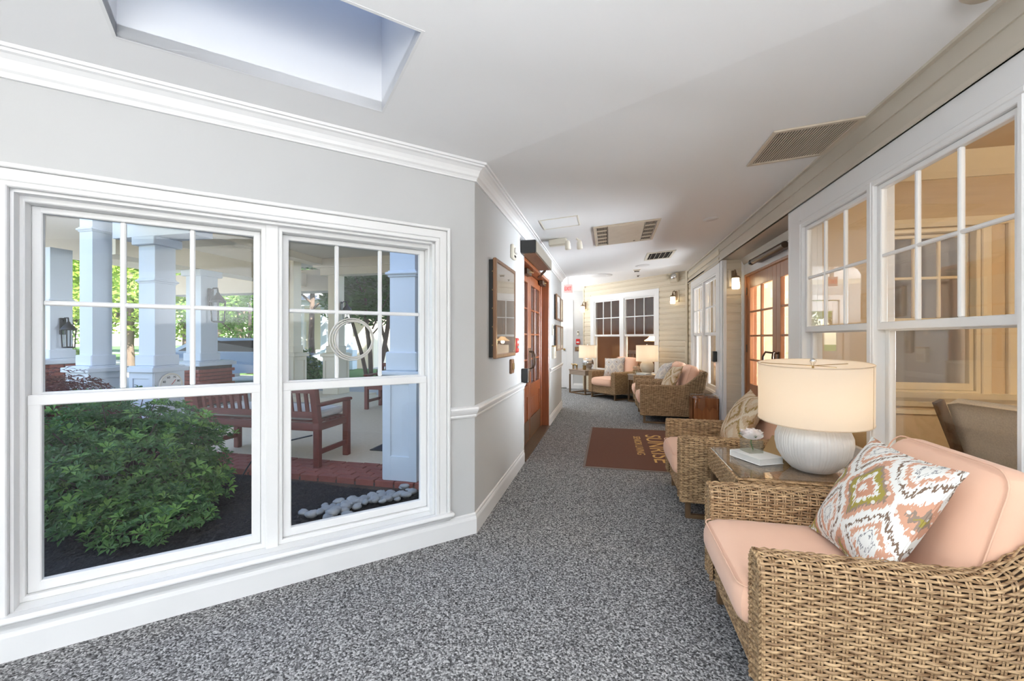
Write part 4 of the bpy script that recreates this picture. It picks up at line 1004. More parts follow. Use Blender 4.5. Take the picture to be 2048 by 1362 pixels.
def wood_table(lab, loc, rot, w=.575, d=.5, h=.56):
    e = empty('side_table', lab, 'side table', loc, rot, group='side tables between armchairs')
    a, b = w/2, d/2
    MB().bbox(-a, a, -b, b, h-.03, h, .004).build('table_top', M['gwood'], e)
    for s in (-1, 1):
        MB().bbox(-a+.01, a-.01, s*(b-.02)-.01, s*(b-.02)+.01, h-.12, h-.03, .003).build('apron', M['gwood'], e)
        MB().bbox(s*(a-.02)-.01, s*(a-.02)+.01, -b+.01, b-.01, h-.12, h-.03, .003).build('apron', M['gwood'], e)
        MB().bbox(-a+.015, a-.015, s*(b-.02)-.013, s*(b-.02)+.013, 0, .026, .003).build('stretcher', M['tubem'], e)
        MB().bbox(s*(a-.02)-.013, s*(a-.02)+.013, -b+.02, b-.02, 0, .026, .003).build('stretcher', M['tubem'], e)
        for t_ in (-1, 1): MB().bbox(s*(a-.02)-.016, s*(a-.02)+.016, t_*(b-.02)-.016, t_*(b-.02)+.016, 0, h-.12, .003).build('leg', M['tubem'], e)
    return e
wood_table('grey wooden side table left of the end-window armchair', (-.56, 9.97, 0), -45)
wood_table('grey wooden side table right of the end-window armchair', (.70, 8.86, 0), -45, .5, .48)
# ------------------------------------------------------------------ table lamps
def lamp(lab, loc, base_prof, bm, sr, sz0, sz1, power, flute=None, n=48, tilt=0):
    e = empty('table_lamp', lab, 'table lamp', loc)
    MB().lathe(base_prof, n, fl=flute).build('base', M[bm] if isinstance(bm, str) else bm, e)
    MB().lathe([(0, 0), (.09, 0), (.09, .012), (.07, .018), (0, .018)], 24).build('foot', M['ceramic'] if bm == 'ceramic' else M['cer2'], e)
    zt = base_prof[-1][1]
    MB().tube([(0, 0, zt-.01), (0, 0, sz1-.01)], .006, 8).build('stem', M['brass'], e)
    MB().lathe([(0, sz1+.03), (.012, sz1+.024), (.016, sz1+.012), (.01, sz1), (.006, sz1-.012)], 16).build('finial', M['chrome'], e)
    sp = MB()
    for k in range(3):
        a = .5+k*2*pi/3; sp.tube([(0, 0, sz1-.012), (sr*.98*cos(a), sr*.98*sin(a), sz1-.006)], .002, 5)
    sp.build('spider', M['brass'], e)
    zm = (sz0+sz1)/2
    sh_ = MB().lathe([(sr*1.0, sz0-zm), (sr, sz1-zm)], 64).build('lamp_shade', M['shade'], e, (0, 0, zm))
    sh_.rotation_euler = Matrix.Rotation(R(tilt), 3, V(.92, -.38, 0)).to_euler()
    MB().bar((sr*1.002*cos(-.75), sr*1.002*sin(-.75), sz0-zm), (sr*1.002*cos(-.75), sr*1.002*sin(-.75), sz1-zm), .006, .002).build('seam', M['seam'], sh_)
    for z in (sz0-zm, sz1-zm): MB().tube([(sr*cos(a), sr*sin(a), z) for a in [2*pi*k/48 for k in range(48)]], .003, 5, closed=True).build('rim', M['shade'], sh_)
    MB().ell((0, 0, (sz0+sz1)/2-.04), (.03, .03, .045)).build('bulb', M['bulbl'], e)
    o = light('lamp', 'POINT', (0, 0, (sz0+sz1)/2), power, (1, .83, .62), shadow_soft_size=.045); o.parent = e
    return e
M['seam'] = mat('shade_seam', (.62, .50, .36), .8)
M['bulbl'] = emis('lamp_bulb', (1, .85, .62), 8)
prof = [(.085, .0), (.105, .008), (.145, .05), (.172, .10), (.182, .15), (.180, .19), (.165, .23), (.135, .262), (.09, .28), (.03, .285)]
lamp('big white ribbed ceramic lamp on the glass-topped wicker table', (1.105, 2.66, .551), prof, 'ceramic', .265, .275, .59, 1.7, flute=lambda a: 1+.008*sin(a*72)+.004*sin(a*41+1), n=288, tilt=3)
prof2 = [(.06, 0), (.07, .01), (.12, .07), (.14, .14), (.13, .2), (.10, .25), (.05, .28), (.02, .30)]
lamp('silvered glass table lamp on the left far side table', (-.50, 10.02, .56), prof2, 'merc', .205, .27, .56, 1.5)
lamp('cream ceramic table lamp between the far armchairs', (.74, 8.90, .56), prof2, 'cer2', .215, .26, .58, 1.7)
# ------------------------------------------------------------------ tabletop things
def book(lab, loc, rot, w=.23, d=.17, h=.038):
    e = empty('book', lab, 'book', loc, rot)
    MB().bbox(-w/2, w/2, -d/2, d/2, 0, .003, .001).build('cover', M['paper'], e); MB().bbox(-w/2, w/2, -d/2, d/2, h-.003, h, .001).build('cover', M['paper'], e)
    MB().bbox(-w/2, -w/2+.004, -d/2, d/2, 0, h, .001).build('spine', M['paper'], e)
    MB().box(-w/2+.004, w/2-.004, -d/2+.004, d/2-.004, .003, h-.003).build('pages', mat('page_edges', (.72, .71, .68), .9, c2=(.6, .59, .56), scale=40, stretch=(1, 1, 40)), e)
def rosevase(lab, loc, petal, sc=1):
    e = empty('bud_vase', lab, 'vase', loc, 20); e.scale = (sc,)*3
    a = .045
    vg = MB()
    for (x0, x1, y0, y1) in ((-a, a, -a, -a+.005), (-a, a, a-.005, a), (-a, -a+.005, -a, a), (a-.005, a, -a, a)): vg.box(x0, x1, y0, y1, 0, .075)
    vg.box(-a, a, -a, a, 0, .012); vg.build('glass_cube', M['vglass'], e)
    MB().tube([(0.01, 0, .012), (0, .005, .05), (0, 0, .095)], .004, 6).build('stem', M['leafg'], e)
    rng = random.Random(3); idx = 0
    for ring, (n, r, z, tilt, s_) in enumerate([(3, .014, .122, .15, .040), (5, .026, .114, .45, .048), (6, .044, .104, .8, .056)]):
        for k in range(n):
            an = 2*pi*k/n+ring*.6; mb = MB(); vs = []; N_ = 5
            for i in range(N_+1):
                for j in range(N_+1):
                    u, v = i/N_, 2*j/N_-1; wd = s_*(sin(pi*(.15+.8*u)))*v*1.05
                    out = r*.35+u*s_*sin(tilt)*1.3-(v*v)*.010; up = u*s_*1.25*cos(tilt*.8)-.004*u*u
                    vs.append((cos(an)*out-sin(an)*wd, sin(an)*out+cos(an)*wd, z-.028+up))
            mb.add(vs, [(i*(N_+1)+j, (i+1)*(N_+1)+j, (i+1)*(N_+1)+j+1, i*(N_+1)+j+1) for i in range(N_) for j in range(N_)], 0, True)
            mb.build('petal', M[petal], e)
    for an in (.3, 2.4, 4.4):
        mb = MB(); vs = []
        for i in range(6):
            u = i/5; w_ = .018*sin(pi*min(1, u*.95+.03)); r_ = .01+.06*u; z = .085+.02*sin(u*2.2)
            for v in (-1, 0, 1): vs.append((cos(an)*r_-sin(an)*w_*v, sin(an)*r_+cos(an)*w_*v, z-(.004 if v == 0 else 0)))
        mb.add(vs, [(i*3+j, (i+1)*3+j, (i+1)*3+j+1, i*3+j+1) for i in range(5) for j in range(2)], 0, True); mb.build('leaf', M['leafg'], e)
M['leafg'] = mat('rose_leaf', (.12, .22, .07), .5, c2=(.09, .17, .05))
M['vglass'] = glass('vase_glass', (.96, .97, .95), .10, .8)
M['petalw'] = mat('white_pink_petal', (.86, .78, .76), .6, c2=(.90, .88, .88), scale=20, tr=.2)
M['petalp'] = mat('cream_petal', (.82, .62, .45), .6, tr=.2)
book('white hardback book lying under the bud vase on glass table', (.86, 2.80, .551), -62)
rosevase('glass cube vase with one white rose on the white book', (.845, 2.83, .590), 'petalw')
book('white book lying at the foot of the cream far lamp', (.66, 8.66, .561), -40)
rosevase('cube vase with peach rose on the far right side table', (.53, 8.80, .561), 'petalp', 1.2)
# folded brass easel card on the glass table
ca = empty('folded_card', 'open gold folded card standing between book and lamp', 'card', (.99, 2.90, .551), -70)
MB().add([(-.1, 0, 0), (.1, 0, 0), (.1, .07, .105), (-.1, .07, .105), (-.1, .003, 0), (.1, .003, 0), (.1, .073, .105), (-.1, .073, .105)], [(0, 1, 2, 3), (7, 6, 5, 4), (0, 4, 5, 1), (1, 5, 6, 2), (2, 6, 7, 3), (3, 7, 4, 0)]).build('front_leaf', M['brass'], ca)
MB().add([(-.1, .145, 0), (.1, .145, 0), (.1, .073, .105), (-.1, .073, .105), (-.1, .148, 0), (.1, .148, 0), (.1, .076, .105), (-.1, .076, .105)], [(0, 1, 2, 3), (7, 6, 5, 4), (0, 4, 5, 1), (1, 5, 6, 2), (2, 6, 7, 3), (3, 7, 4, 0)]).build('back_leaf', M['brass'], ca)
# bronze animal figure and pot on left far table
fg = empty('animal_figure', 'small bronze animal figurine on the left far table', 'figurine', (-.78, 9.86, .56), -45)
MB().tube([(-.09, 0, .10), (-.05, 0, .115), (.03, 0, .115), (.08, 0, .10)], .02, 8, rr=[.014, .024, .024, .016]).build('body', M['brass'], fg)
for (x, y) in ((-.06, -.015), (-.06, .015), (.055, -.015), (.055, .015)): MB().tube([(x, y, .10), (x*1.1, y, .05), (x*1.05, y, 0)], .01, 6, rr=[.013, .009, .009]).build('leg', M['brass'], fg)
MB().tube([(-.085, 0, .10), (-.115, 0, .125), (-.14, 0, .115)], .012, 8, rr=[.014, .014, .008]).build('head', M['brass'], fg)
pt = empty('potted_plant', 'small gold pot with silver leaves on the left far table', 'plant', (-.56, 9.76, .56))
MB().lathe([(0, 0), (.035, 0), (.04, .02), (.036, .10), (.04, .105), (.033, .105), (.03, .09), (0, .09)], 20).build('pot', M['brass'], pt)
M['silver'] = mat('silver_leaf', (.52, .54, .50), .5, c2=(.3, .34, .28), scale=20)
for k in range(14):
    an = k*2.4; mb = MB(); vs = []
    for i in range(5):
        u = i/4; w_ = .012*sin(pi*(u*.9+.05)); r_ = .01+.055*u; z = .095+.07*u-.05*u*u+.01*(k % 3)
        for v in (-1, 1): vs.append((cos(an)*r_-sin(an)*w_*v, sin(an)*r_+cos(an)*w_*v, z))
    mb.add(vs, [(i*2, (i+1)*2, (i+1)*2+1, i*2+1) for i in range(4)], 0, True); mb.build('leaf', M['silver'], pt)
# waste bin with liner under far right window
wbn = empty('waste_bin', 'brown waste bin with clear liner below the far right window', 'bin', (1.30, 6.42, 0), 0)
wb_ = MB(); hb = .60
for (x0, x1, y0, y1) in ((-.17, .17, -.15, -.14), (-.17, .17, .14, .15), (-.17, -.16, -.15, .15), (.16, .17, -.15, .15), ): wb_.box(x0, x1, y0, y1, 0, .45)
wb_.box(-.17, .17, -.15, .15, 0, .015); wb_.build('body', M['wood'], wbn)
ln = MB(); pts = 32; vs = []
for k in range(pts):
    a = 2*pi*k/pts; cx = max(-1, min(1, 1.35*cos(a)))*.165; cy = max(-1, min(1, 1.35*sin(a)))*.145
    for (f, z) in ((.96, .20), (.97, .44), (1.0, .475), (1.04, .455), (1.06, .30+.04*sin(k*2.7))): vs.append((cx*f*(1+.02*sin(k*5)), cy*f*(1+.02*cos(k*3.3)), z+.006*sin(k*1.9)))
ln.add(vs, [(k*5+i, ((k+1) % pts)*5+i, ((k+1) % pts)*5+i+1, k*5+i+1) for k in range(pts) for i in range(4)], 0, True)
ln.build('liner', glass('clear_liner', (.93, .92, .9), .12, .6), wbn)
# grey push button on far right corner board
device('push_button', 'black door push button on the white corner board', 'push button', FR, [('housing', (-2.52, -2.42, -.075, -.022, .95, 1.1, .006), 'black'), ('plate', (-2.545, -2.52, -.07, -.022, .955, 1.095, .004), 'chrome')])
# ------------------------------------------------------------------ doormat
dmt = empty('doormat', 'brown entrance mat with gold lettering across the corridor', 'doormat', (0, 0, 0))
MB().bbox(-.235, 1.44, 4.25, 6.11, .0, .012, .004).build('pile', M['mat'], dmt)
MB().bbox(-.26, 1.465, 4.22, 4.252, 0, .008, .003).bbox(-.26, 1.465, 6.108, 6.14, 0, .008, .003).bbox(-.26, -.233, 4.22, 6.14, 0, .008, .003).bbox(1.438, 1.465, 4.22, 6.14, 0, .008, .003).build('rubber_border', M['matedge'], dmt)
def mtext(s, xc, yc, cap, length):
    o = text(s, 'lettering', M['gold'], dmt, (xc, yc, .0125), (0, 0, -pi/2), 1.0)
    xs = [v.co.x for v in o.data.vertices]; ys = [v.co.y for v in o.data.vertices]
    o.scale = (length/(max(xs)-min(xs)), cap/(max(ys)-min(ys)), .5)
mtext('SUNRISE', .535, 5.145, .19, 1.27)
mtext('SENIOR LIVING', .335, 5.22, .085, .88)
# ================================================================== OUTSIDE
M['mulch'] = mat('mulch', (.012, .010, .011), .95, c2=(.045, .038, .036), scale=70, detail=6, bump=.8, bscale=90)
M['chip'] = mat('mulch_chip', (.016, .013, .013), .9, c2=(.06, .05, .045), scale=9)
M['conc'] = mat('porch_concrete', (.68, .58, .43), .9, c2=(.76, .66, .50), scale=25, bump=.05)
M['road'] = mat('pale_drive', (.52, .50, .47), .9, c2=(.46, .44, .42), scale=4)
M['asph'] = mat('asphalt', (.20, .20, .21), .9, c2=(.25, .25, .26), scale=5)
M['grass'] = mat('lawn', (.07, .17, .035), .95, c2=(.13, .23, .06), scale=3, detail=8)
M['brick'] = mat('red_brick', (.33, .115, .085), .85, c2=(.25, .075, .055), scale=9, bump=.2)
M['mortar'] = mat('mortar', (.10, .07, .06), .95)
M['skytintpaint'] = mat('sky_tinted_paint', (.66, .72, .78), .5, c2=(.64, .70, .76), scale=2)  # column paint with the sky's blue light mixed into the colour
M['warmtintpaint'] = mat('warm_tinted_paint', (.82, .73, .57), .55, c2=(.80, .71, .55), scale=2)  # column paint toned as in warmer light; beams and house wall share it
M['soffit'] = mat('porch_soffit', (.66, .61, .53), .7, c2=(.62, .57, .49), scale=3, stretch=(1, 20, 1))
M['redwood'] = mat('red_stained_wood', (.15, .036, .026), .5, c2=(.21, .056, .036), scale=4, stretch=(2, 20, 20))
M['canvas'] = mat('canvas_cushion', (.74, .73, .69), .85, c2=(.70, .69, .65), scale=10)
M['stone'] = mat('river_stone', (.27, .28, .285), .7, c2=(.48, .48, .47), scale=9, bump=.2)
def leafm(name, c, c2, sc=3, tr=.35): return mat(name, c, .45, c2=c2, scale=sc, tr=tr, spec=.4)
M['az'] = leafm('azalea_leaf', (.03, .10, .026), (.16, .32, .08), 9, .3)
M['aztip'] = leafm('azalea_tip', (.14, .34, .05), (.30, .50, .12), 9, .35)
M['maple'] = leafm('maple_leaf', (.10, .022, .02), (.20, .06, .045), 5, .3)
M['lf1'] = leafm('tree_leaf_yellow', (.20, .36, .05), (.48, .60, .14), .6)
M['lf2'] = leafm('tree_leaf_green', (.09, .22, .045), (.24, .42, .09), .6)
M['lf3'] = leafm('tree_leaf_dark', (.04, .12, .03), (.10, .22, .05), .8)
M['bark'] = mat('bark', (.11, .08, .06), .9, c2=(.19, .14, .11), scale=8, stretch=(3, 3, .6), bump=.5)
def gd(name, lab, mb, m, cat): return mb.build(name, m, None, kind='structure', label=lab, category=cat)
gd('ground_lawn', 'sunlit lawn beyond the porch', MB().box(-90, 30, 9.5, 110, -.5, -.14).box(-90, -12.5, -40, 9.5, -.5, -.14), M['grass'], 'lawn')
gd('ground_drive', 'pale concrete drive in front of the portico', MB().box(-30, -5.0, 5.0, 13.2, -.5, -.11).box(-30, -9.5, -8, 5.0, -.5, -.11), M['road'], 'drive')  # drive extended over lawn to cut green bounce on the soffit
gd('ground_road', 'pale road crossing behind the lawn', MB().box(-70, 10, 17.5, 21, -.4, -.12).box(-70, 10, 30, 33, -.4, -.1), M['road'], 'road')
gd('ground_lot', 'grey asphalt parking area far left', MB().box(-60, -26, 8, 17, -.4, -.115), M['asph'], 'asphalt')
# mulch bed (gently uneven)
mu = MB(); nx, ny = 60, 46; vs = []
for i in range(nx+1):
    for j in range(ny+1):
        x = -9.5+8.7*i/nx; y = -2.5+5.9*j/ny
        vs.append((x, y, -.075+.03*mnoise.noise(V(x*1.3, y*1.3, 0))+.018*mnoise.noise(V(x*6, y*6, 2))))
mu.add(vs, [(i*(ny+1)+j, (i+1)*(ny+1)+j, (i+1)*(ny+1)+j+1, i*(ny+1)+j+1) for i in range(nx) for j in range(ny)
            if (-9.5+8.7*(i+.5)/nx)-(-2.5+5.9*(j+.5)/ny) < -3.509-.12*1.414 and -9.5+8.7*(i+1)/nx < -1.0], 0, True)
gd('ground_mulch', 'dark mulch bed below the bay windows', mu, M['mulch'], 'mulch bed')
rg = random.Random(5); ch = MB()
for k in range(9000):
    x = rg.uniform(-4.6, -1.05); y = rg.uniform(.9, 3.38)
    if x-y > -3.509-.36: continue
    z = -.07+.03*mnoise.noise(V(x*1.3, y*1.3, 0))+.018*mnoise.noise(V(x*6, y*6, 2)); a = rg.uniform(0, pi); l = rg.uniform(.008, .026); t_ = rg.uniform(-.4, .4)
    d = V(cos(a), sin(a), t_)*l; s_ = V(-sin(a), cos(a), rg.uniform(-.5, .5))*rg.uniform(.003, .007)
    p = V(x, y, z+.008); ch.add([p-d-s_, p+d-s_, p+d+s_, p-d+s_], [(0, 1, 2, 3)])
ch.build('mulch_chips', M['chip'], None, kind='stuff', label='loose dark wood chips on the mulch bed', category='mulch')
st('wall_foundation', 'dark foundation ledge outside the bay window', MB().box(-5, .05, .14, .20, -.2, .10), mat('foundation', (.12, .125, .14), .8, c2=(.09, .095, .11)), *FA)
# porch slab with brick edging
slab_ = gd('floor_porch', 'exposed concrete porch floor with brick edging', MB().box(-5.4, -1.006, 3.88, 8.6, -.3, -.003).box(-7.0, -5.4, 7.9, 9.0, -.3, -.003), M['conc'], 'porch')
box1(-5.4, -1.006, 3.418, 3.88, -.3, -.03).build('mortar_bed', M['mortar'], slab_)
bme = MB().bbox(-.0915, .0915, -.0415, .0415, -.058, 0, .004).mesh('brick')
for r in range(5):
    for k in range(23):
        x = -5.3+.1955*k+(.0975 if r % 2 else 0)
        if x > -1.1: continue
        ob('brick', bme, M['brick'], slab_, (x+rg.uniform(-.002, .002), 3.457+.094*r, rg.uniform(-.002, .003)))
# columns
def column(lab, cx, cy, w, m, zcap, pw, ztop_, collar=None, plinth=.16, brick=False, panel=True, capital=True):
    e = empty('porch_column', lab, 'column', (cx, cy, 0)); h_ = w/2; p = pw/2
    zb = zcap-.07
    if brick:
        core = MB().box(-p+.04, p-.04, -p+.04, p-.04, -.1, zb).build('pedestal', M['mortar'], e)
        bm_ = MB().bbox(-.095, .095, -.045, .045, -.029, .029, .003).mesh('brick')
        nz = int(zb/.069); nb = max(2, int(round((pw-.06)/.2)))
        for k in range(nz):
            for i in range(nb):
                t_ = -p+.05+(pw-.1)*(i+.5)/nb+(.03 if k % 2 else -.03)
                ob('brick', bm_, M['brick'], core, (t_, -p+.045, .035+.069*k)); ob('brick', bm_, M['brick'], core, (p-.045, t_, .035+.069*k), 90)
    else:
        pd = MB(); q_ = p-.03
        pd.bbox(-q_, q_, -q_, q_, -.1, zb, .003)
        if panel:
            for (ax, sg) in ((0, -1), (1, 1)):
                for (a, b, z0, z1) in ((-q_, -q_+.07, .0, zb), (q_-.07, q_, 0, zb), (-q_, q_, zb-.09, zb), (-q_, q_, 0, .16)):
                    if ax == 0: pd.bbox(a, b, -q_-.014, -q_+.01, z0, z1, .002)
                    else: pd.bbox(q_-.01, q_+.014, a, b, z0, z1, .002)
        pd.build('pedestal', m, e)
    MB().bbox(-p-.02, p+.02, -p-.02, p+.02, zb, zcap, .008).bbox(-p+.02, p-.02, -p+.02, p-.02, zcap, zcap+.02, .004).build('pedestal_cap', m, e)
    MB().bbox(-h_-.035, h_+.035, -h_-.035, h_+.035, zcap+.02, zcap+.02+plinth, .012).build('plinth', m, e)
    MB().box(-h_, h_, -h_, h_, zcap+.02+plinth-.01, ztop_).build('shaft', m, e)
    if collar: MB().bbox(-h_-.035, h_+.035, -h_-.035, h_+.035, collar, collar+.03, .01).bbox(-h_-.015, h_+.015, -h_-.015, h_+.015, collar-.02, collar+.05, .006).build('collar', m, e)
    if capital: MB().bbox(-h_-.06, h_+.06, -h_-.06, h_+.06, ztop_-.12, ztop_, .008).build('capital', m, e)
    return e
BP, EP = M['skytintpaint'], M['warmtintpaint']
column('pale blue column left of centre without visible capital', -7.435, 4.685, .25, BP, .86, .50, 3.6, collar=2.86, capital=False)
L2 = column('pale blue column with the round thermometer on its pedestal', -6.57, 4.91, .30, BP, .86, .50, 2.76, collar=2.11)
column('pale blue column on brick pedestal at the far left', -9.8, 5.55, .32, BP, .90, .72, 2.9, collar=1.95, brick=True, capital=False)
column('pale blue column on brick pedestal carrying the black lantern', -7.9, 6.75, .36, BP, .82, .78, 2.62, collar=None, brick=True)
column('beige column with panelled pedestal, left of the beige pair', -7.235, 8.435, .25, EP, .93, .46, 3.45, capital=False)
column('beige column with panelled pedestal, right of the beige pair', -6.245, 8.665, .25, EP, .93, .46, 2.75, capital=False)
# blue pilaster close to the window
pl = empty('porch_column', 'nearest pale blue square column right of the bench', 'column', (-1.835, 3.62, 0))
q_ = .165; pd = MB().box(-q_, q_, -q_, q_, 0, .95)
for (a, b, z0, z1) in ((-q_, -q_+.075, 0, .95), (q_-.075, q_, 0, .95), (-q_, q_, .87, .95), (-q_, q_, 0, .22)): pd.bbox(a, b, -q_-.014, -q_+.01, z0, z1, .002); pd.bbox(-q_-.014, -q_+.01, a, b, z0, z1, .002)
pd.build('pedestal', BP, pl); MB().bbox(-.205, .205, -.205, .205, .95, .985, .006).build('pedestal_cap', BP, pl)
MB().bbox(-.155, .155, -.155, .155, .985, 1.16, .012).build('plinth', BP, pl); MB().box(-.125, .125, -.125, .125, 1.15, 3.1).build('shaft', BP, pl)
MB().bbox(-.16, .16, -.16, .16, 1.86, 1.885, .008).bbox(-.14, .14, -.14, .14, 1.84, 1.90, .005).build('collar', BP, pl)
# roofs and beams of the porch
pr_ = empty('porch_roof', 'beige porch roof with deep beams over the benches', 'roof', (0, 0, 0))
MB().box(-6.75, -1.01, 3.3, 9.1, 3.12, 3.3).build('soffit', M['soffit'], pr_)
MB().box(-6.55, -1.01, 8.5, 8.8, 2.75, 3.12).box(-6.7, -1.01, 8.44, 8.86, 2.92, 3.14).build('beam', EP, pr_)
MB().box(-6.75, -6.45, 3.3, 9.1, 2.98, 3.14).build('beam', EP, pr_)
MB().box(-2.05, -1.6, 3.42, 3.8, 3.0, 3.13).build('beam', BP, pr_)
pr2 = empty('portico_roof', 'portico roof with pale blue beam over the left columns', 'roof', (0, 0, 0))
MB().box(-7.17, -5.75, 4.72, 5.08, 2.76, 3.1).build('beam', BP, pr2)
MB().box(-13.5, -6.2, 4.35, 10.4, 3.32, 3.45).build('soffit', M['soffit'], pr2)
MB().box(-12.2, -6.95, 9.4, 9.8, 2.55, 3.06).box(-12.2, -6.95, 9.34, 9.86, 2.50, 2.56).build('beam', M['soffit'], pr2)
MB().box(-8.15, -7.65, 5.08, 10.2, 2.62, 2.95).build('beam', EP, pr2)
MB().tube([(-6.6, 4.95, 3.06), (-4.1, 6.6, 2.9), (-2.2, 8.3, 2.75)], .03, 8).build('conduit', M['soffit'], pr2)
st('wall_upper_storey', 'unseen upper storey block added above the window wall to shade the porch', MB().box(1.8, 14, -14, 14, 2.8, 15), M['brick'])  # unseen block added to keep sun off the porch, brick lowers bounce
# thermometer dial on pedestal
th = empty('thermometer', 'round outdoor thermometer dial on the blue pedestal', 'thermometer', (-6.33, 4.91, .60), (0, 0, R(90)))
MB().lathe([(0, 0), (.17, 0), (.17, .02), (.155, .03), (.15, .02), (0, .02)], 36).build('rim', M['offwhite'], th, None, (R(90), 0, 0))
fc = MB().lathe([(0, .021), (.148, .021)], 36).build('dial', M['paper'], th, None, (R(90), 0, 0))
for k, s_ in enumerate(('20', '40', '60', '70', '80', '100')):
    a = R(200-44*k); text(s_, 'lettering', M['black'], th, (.115*cos(a), -.024, .115*sin(a)), (R(90), 0, 0), .045)
MB().bar((0, -.026, 0), (.06, -.026, .07), .008, .003).build('pointer', M['red'], th)
def lantern(lab, loc, rot, s=1):
    e = empty('wall_lantern', lab, 'lantern', loc, rot); e.scale = (s,)*3
    MB().bbox(-.05, .05, -.02, 0, -.1, .2, .008).build('back_plate', M['black'], e)
    MB().tube([(0, -.01, .15), (0, -.06, .2), (0, -.14, .2), (0, -.15, .13)], .012, 8).build('arm', M['black'], e)
    MB().lathe([(0, .14), (.02, .13), (.03, .10), (.07, .06), (.11, .0), (.115, -.02), (0, -.02)], 16, (0, -.15, 0)).build('roof', M['black'], e)
    c = MB()
    for k in range(4):
        a = pi/4+k*pi/2; c.bar((.095*cos(a), -.15+.095*sin(a), -.02), (.08*cos(a), -.15+.08*sin(a), -.32), .014, .014)
    c.lathe([(0, -.34), (.085, -.34), (.09, -.32), (0, -.31)], 12, (0, -.15, 0)); c.build('cage', M['black'], e)
    MB().lathe([(.09, -.02), (.078, -.32)], 4, (0, -.15, 0), sm=False).build('glass', M['pglass'], e)
lantern('large black lantern beside the thermometer column', (-7.70, 6.75, 2.02), 90, 1.25)
lantern('small black lantern on the far left column', (-9.62, 5.55, 1.45), 90, 1.0)
lantern('dark round lantern on the right beige column', (-6.10, 8.66, 1.95), 90, .95)
# benches
def bench(lab, loc, rot):
    e = empty('garden_bench', lab, 'bench', loc, rot); Wd = 1.52; m = M['redwood']
    for s in (-1, 1):
        x = s*(Wd/2-.035)
        MB().bbox(x-.033, x+.033, .0, .055, 0, .45, .005).bar((x, .028, .44), (x, -.03, .80), .066, .055).build('back_leg', m, e)
        MB().bbox(x-.033, x+.033, .47, .53, 0, .60, .005).build('front_leg', m, e)
        MB().bbox(x-.038, x+.038, -.02, .56, .60, .632, .01).build('arm_rest', m, e)
        MB().bbox(x-.02, x+.02, .05, .48, .36, .43, .004).build('side_rail', m, e); MB().bbox(x-.015, x+.015, .05, .48, .12, .17, .004).build('stretcher', m, e)
    MB().bbox(-Wd/2+.06, Wd/2-.06, .005, .04, .36, .44, .004).build('back_rail', m, e); MB().bbox(-Wd/2+.06, Wd/2-.06, .49, .52, .36, .43, .004).build('front_rail', m, e)
    MB().bar((-Wd/2+.06, -.028, .775), (Wd/2-.06, -.028, .775), .035, .07).build('top_rail', m, e); MB().bar((-Wd/2+.06, .008, .52), (Wd/2-.06, .008, .52), .03, .06).build('lower_rail', m, e)
    for k in range(15):
        x = -Wd/2+.13+(Wd-.26)*k/14; MB().bar((x, .008, .53), (x, -.026, .75), .036, .018).build('back_slat', m, e)
    for k in range(5): MB().bbox(-Wd/2+.04, Wd/2-.04, .06+.088*k, .13+.088*k, .435, .455, .004).build('seat_slat', m, e)
    return e
bench('near red wooden bench seen from behind on the porch', (-3.55, 3.60, 0), 0)
bench('far red wooden bench across the porch behind the blue column', (-3.55, 7.3, 0), 180)
cu = cushion(1.36, .46, .085, .035, .01); e = empty('bench_cushion', 'off-white seat cushion lying on the near red bench', 'cushion', (-3.55, 3.86, .456)); co = cu.build('cover', M['canvas'], e)
piping(1.36, .46, .035, .085).build('piping', M['canvas'], e)
MB().tube([(.66, -.2, .02), (.68, -.24, -.05), (.69, -.245, -.15), (.685, -.24, -.22)], .006, 6).build('tie', M['canvas'], e)
e = empty('porch_mat', 'dark grey mat on the porch before the entrance', 'doormat', (-1.9, 5.1, 0)); MB().bbox(-.75, .75, -.75, .75, -.002, .012, .004).build('pile', mat('charcoal_mat', (.06, .06, .075), .95, c2=(.08, .08, .095), scale=80), e); MB().bbox(-.78, .78, -.78, .78, -.003, .007, .003).build('rubber_border', M['black'], e)
e = empty('lamp_cable', 'thin black cable rising from mulch to the bench leg', 'cable', (0, 0, 0)); MB().tube([(-3.35, 3.2, -.08), (-3.34, 3.3, .05), (-3.30, 3.42, .22), (-3.1, 3.5, .27), (-2.84, 3.57, .33)], .007, 6).build('cord', M['black'], e)
# river stones
for k in range(64):
    t_ = rg.random(); x = -2.18+.5*t_+rg.uniform(-.1, .1); y = 2.72+.58*t_+rg.uniform(-.13, .13)
    if x-y > -3.509-.3: y = x+3.509+.32+rg.uniform(0, .1)
    r_ = rg.uniform(.026, .058)
    MB().ell((0, 0, 0), (r_, r_*rg.uniform(.6, .85), r_*rg.uniform(.4, .55)), 10, 7, jit=.25).build('river_stone', M['stone'], None, (x, y, -.045+rg.uniform(0, .03)), (0, 0, rg.uniform(0, 6)), label='pale grey river stone in the heap on the mulch', category='stone', group='river stones beside the brick edging')
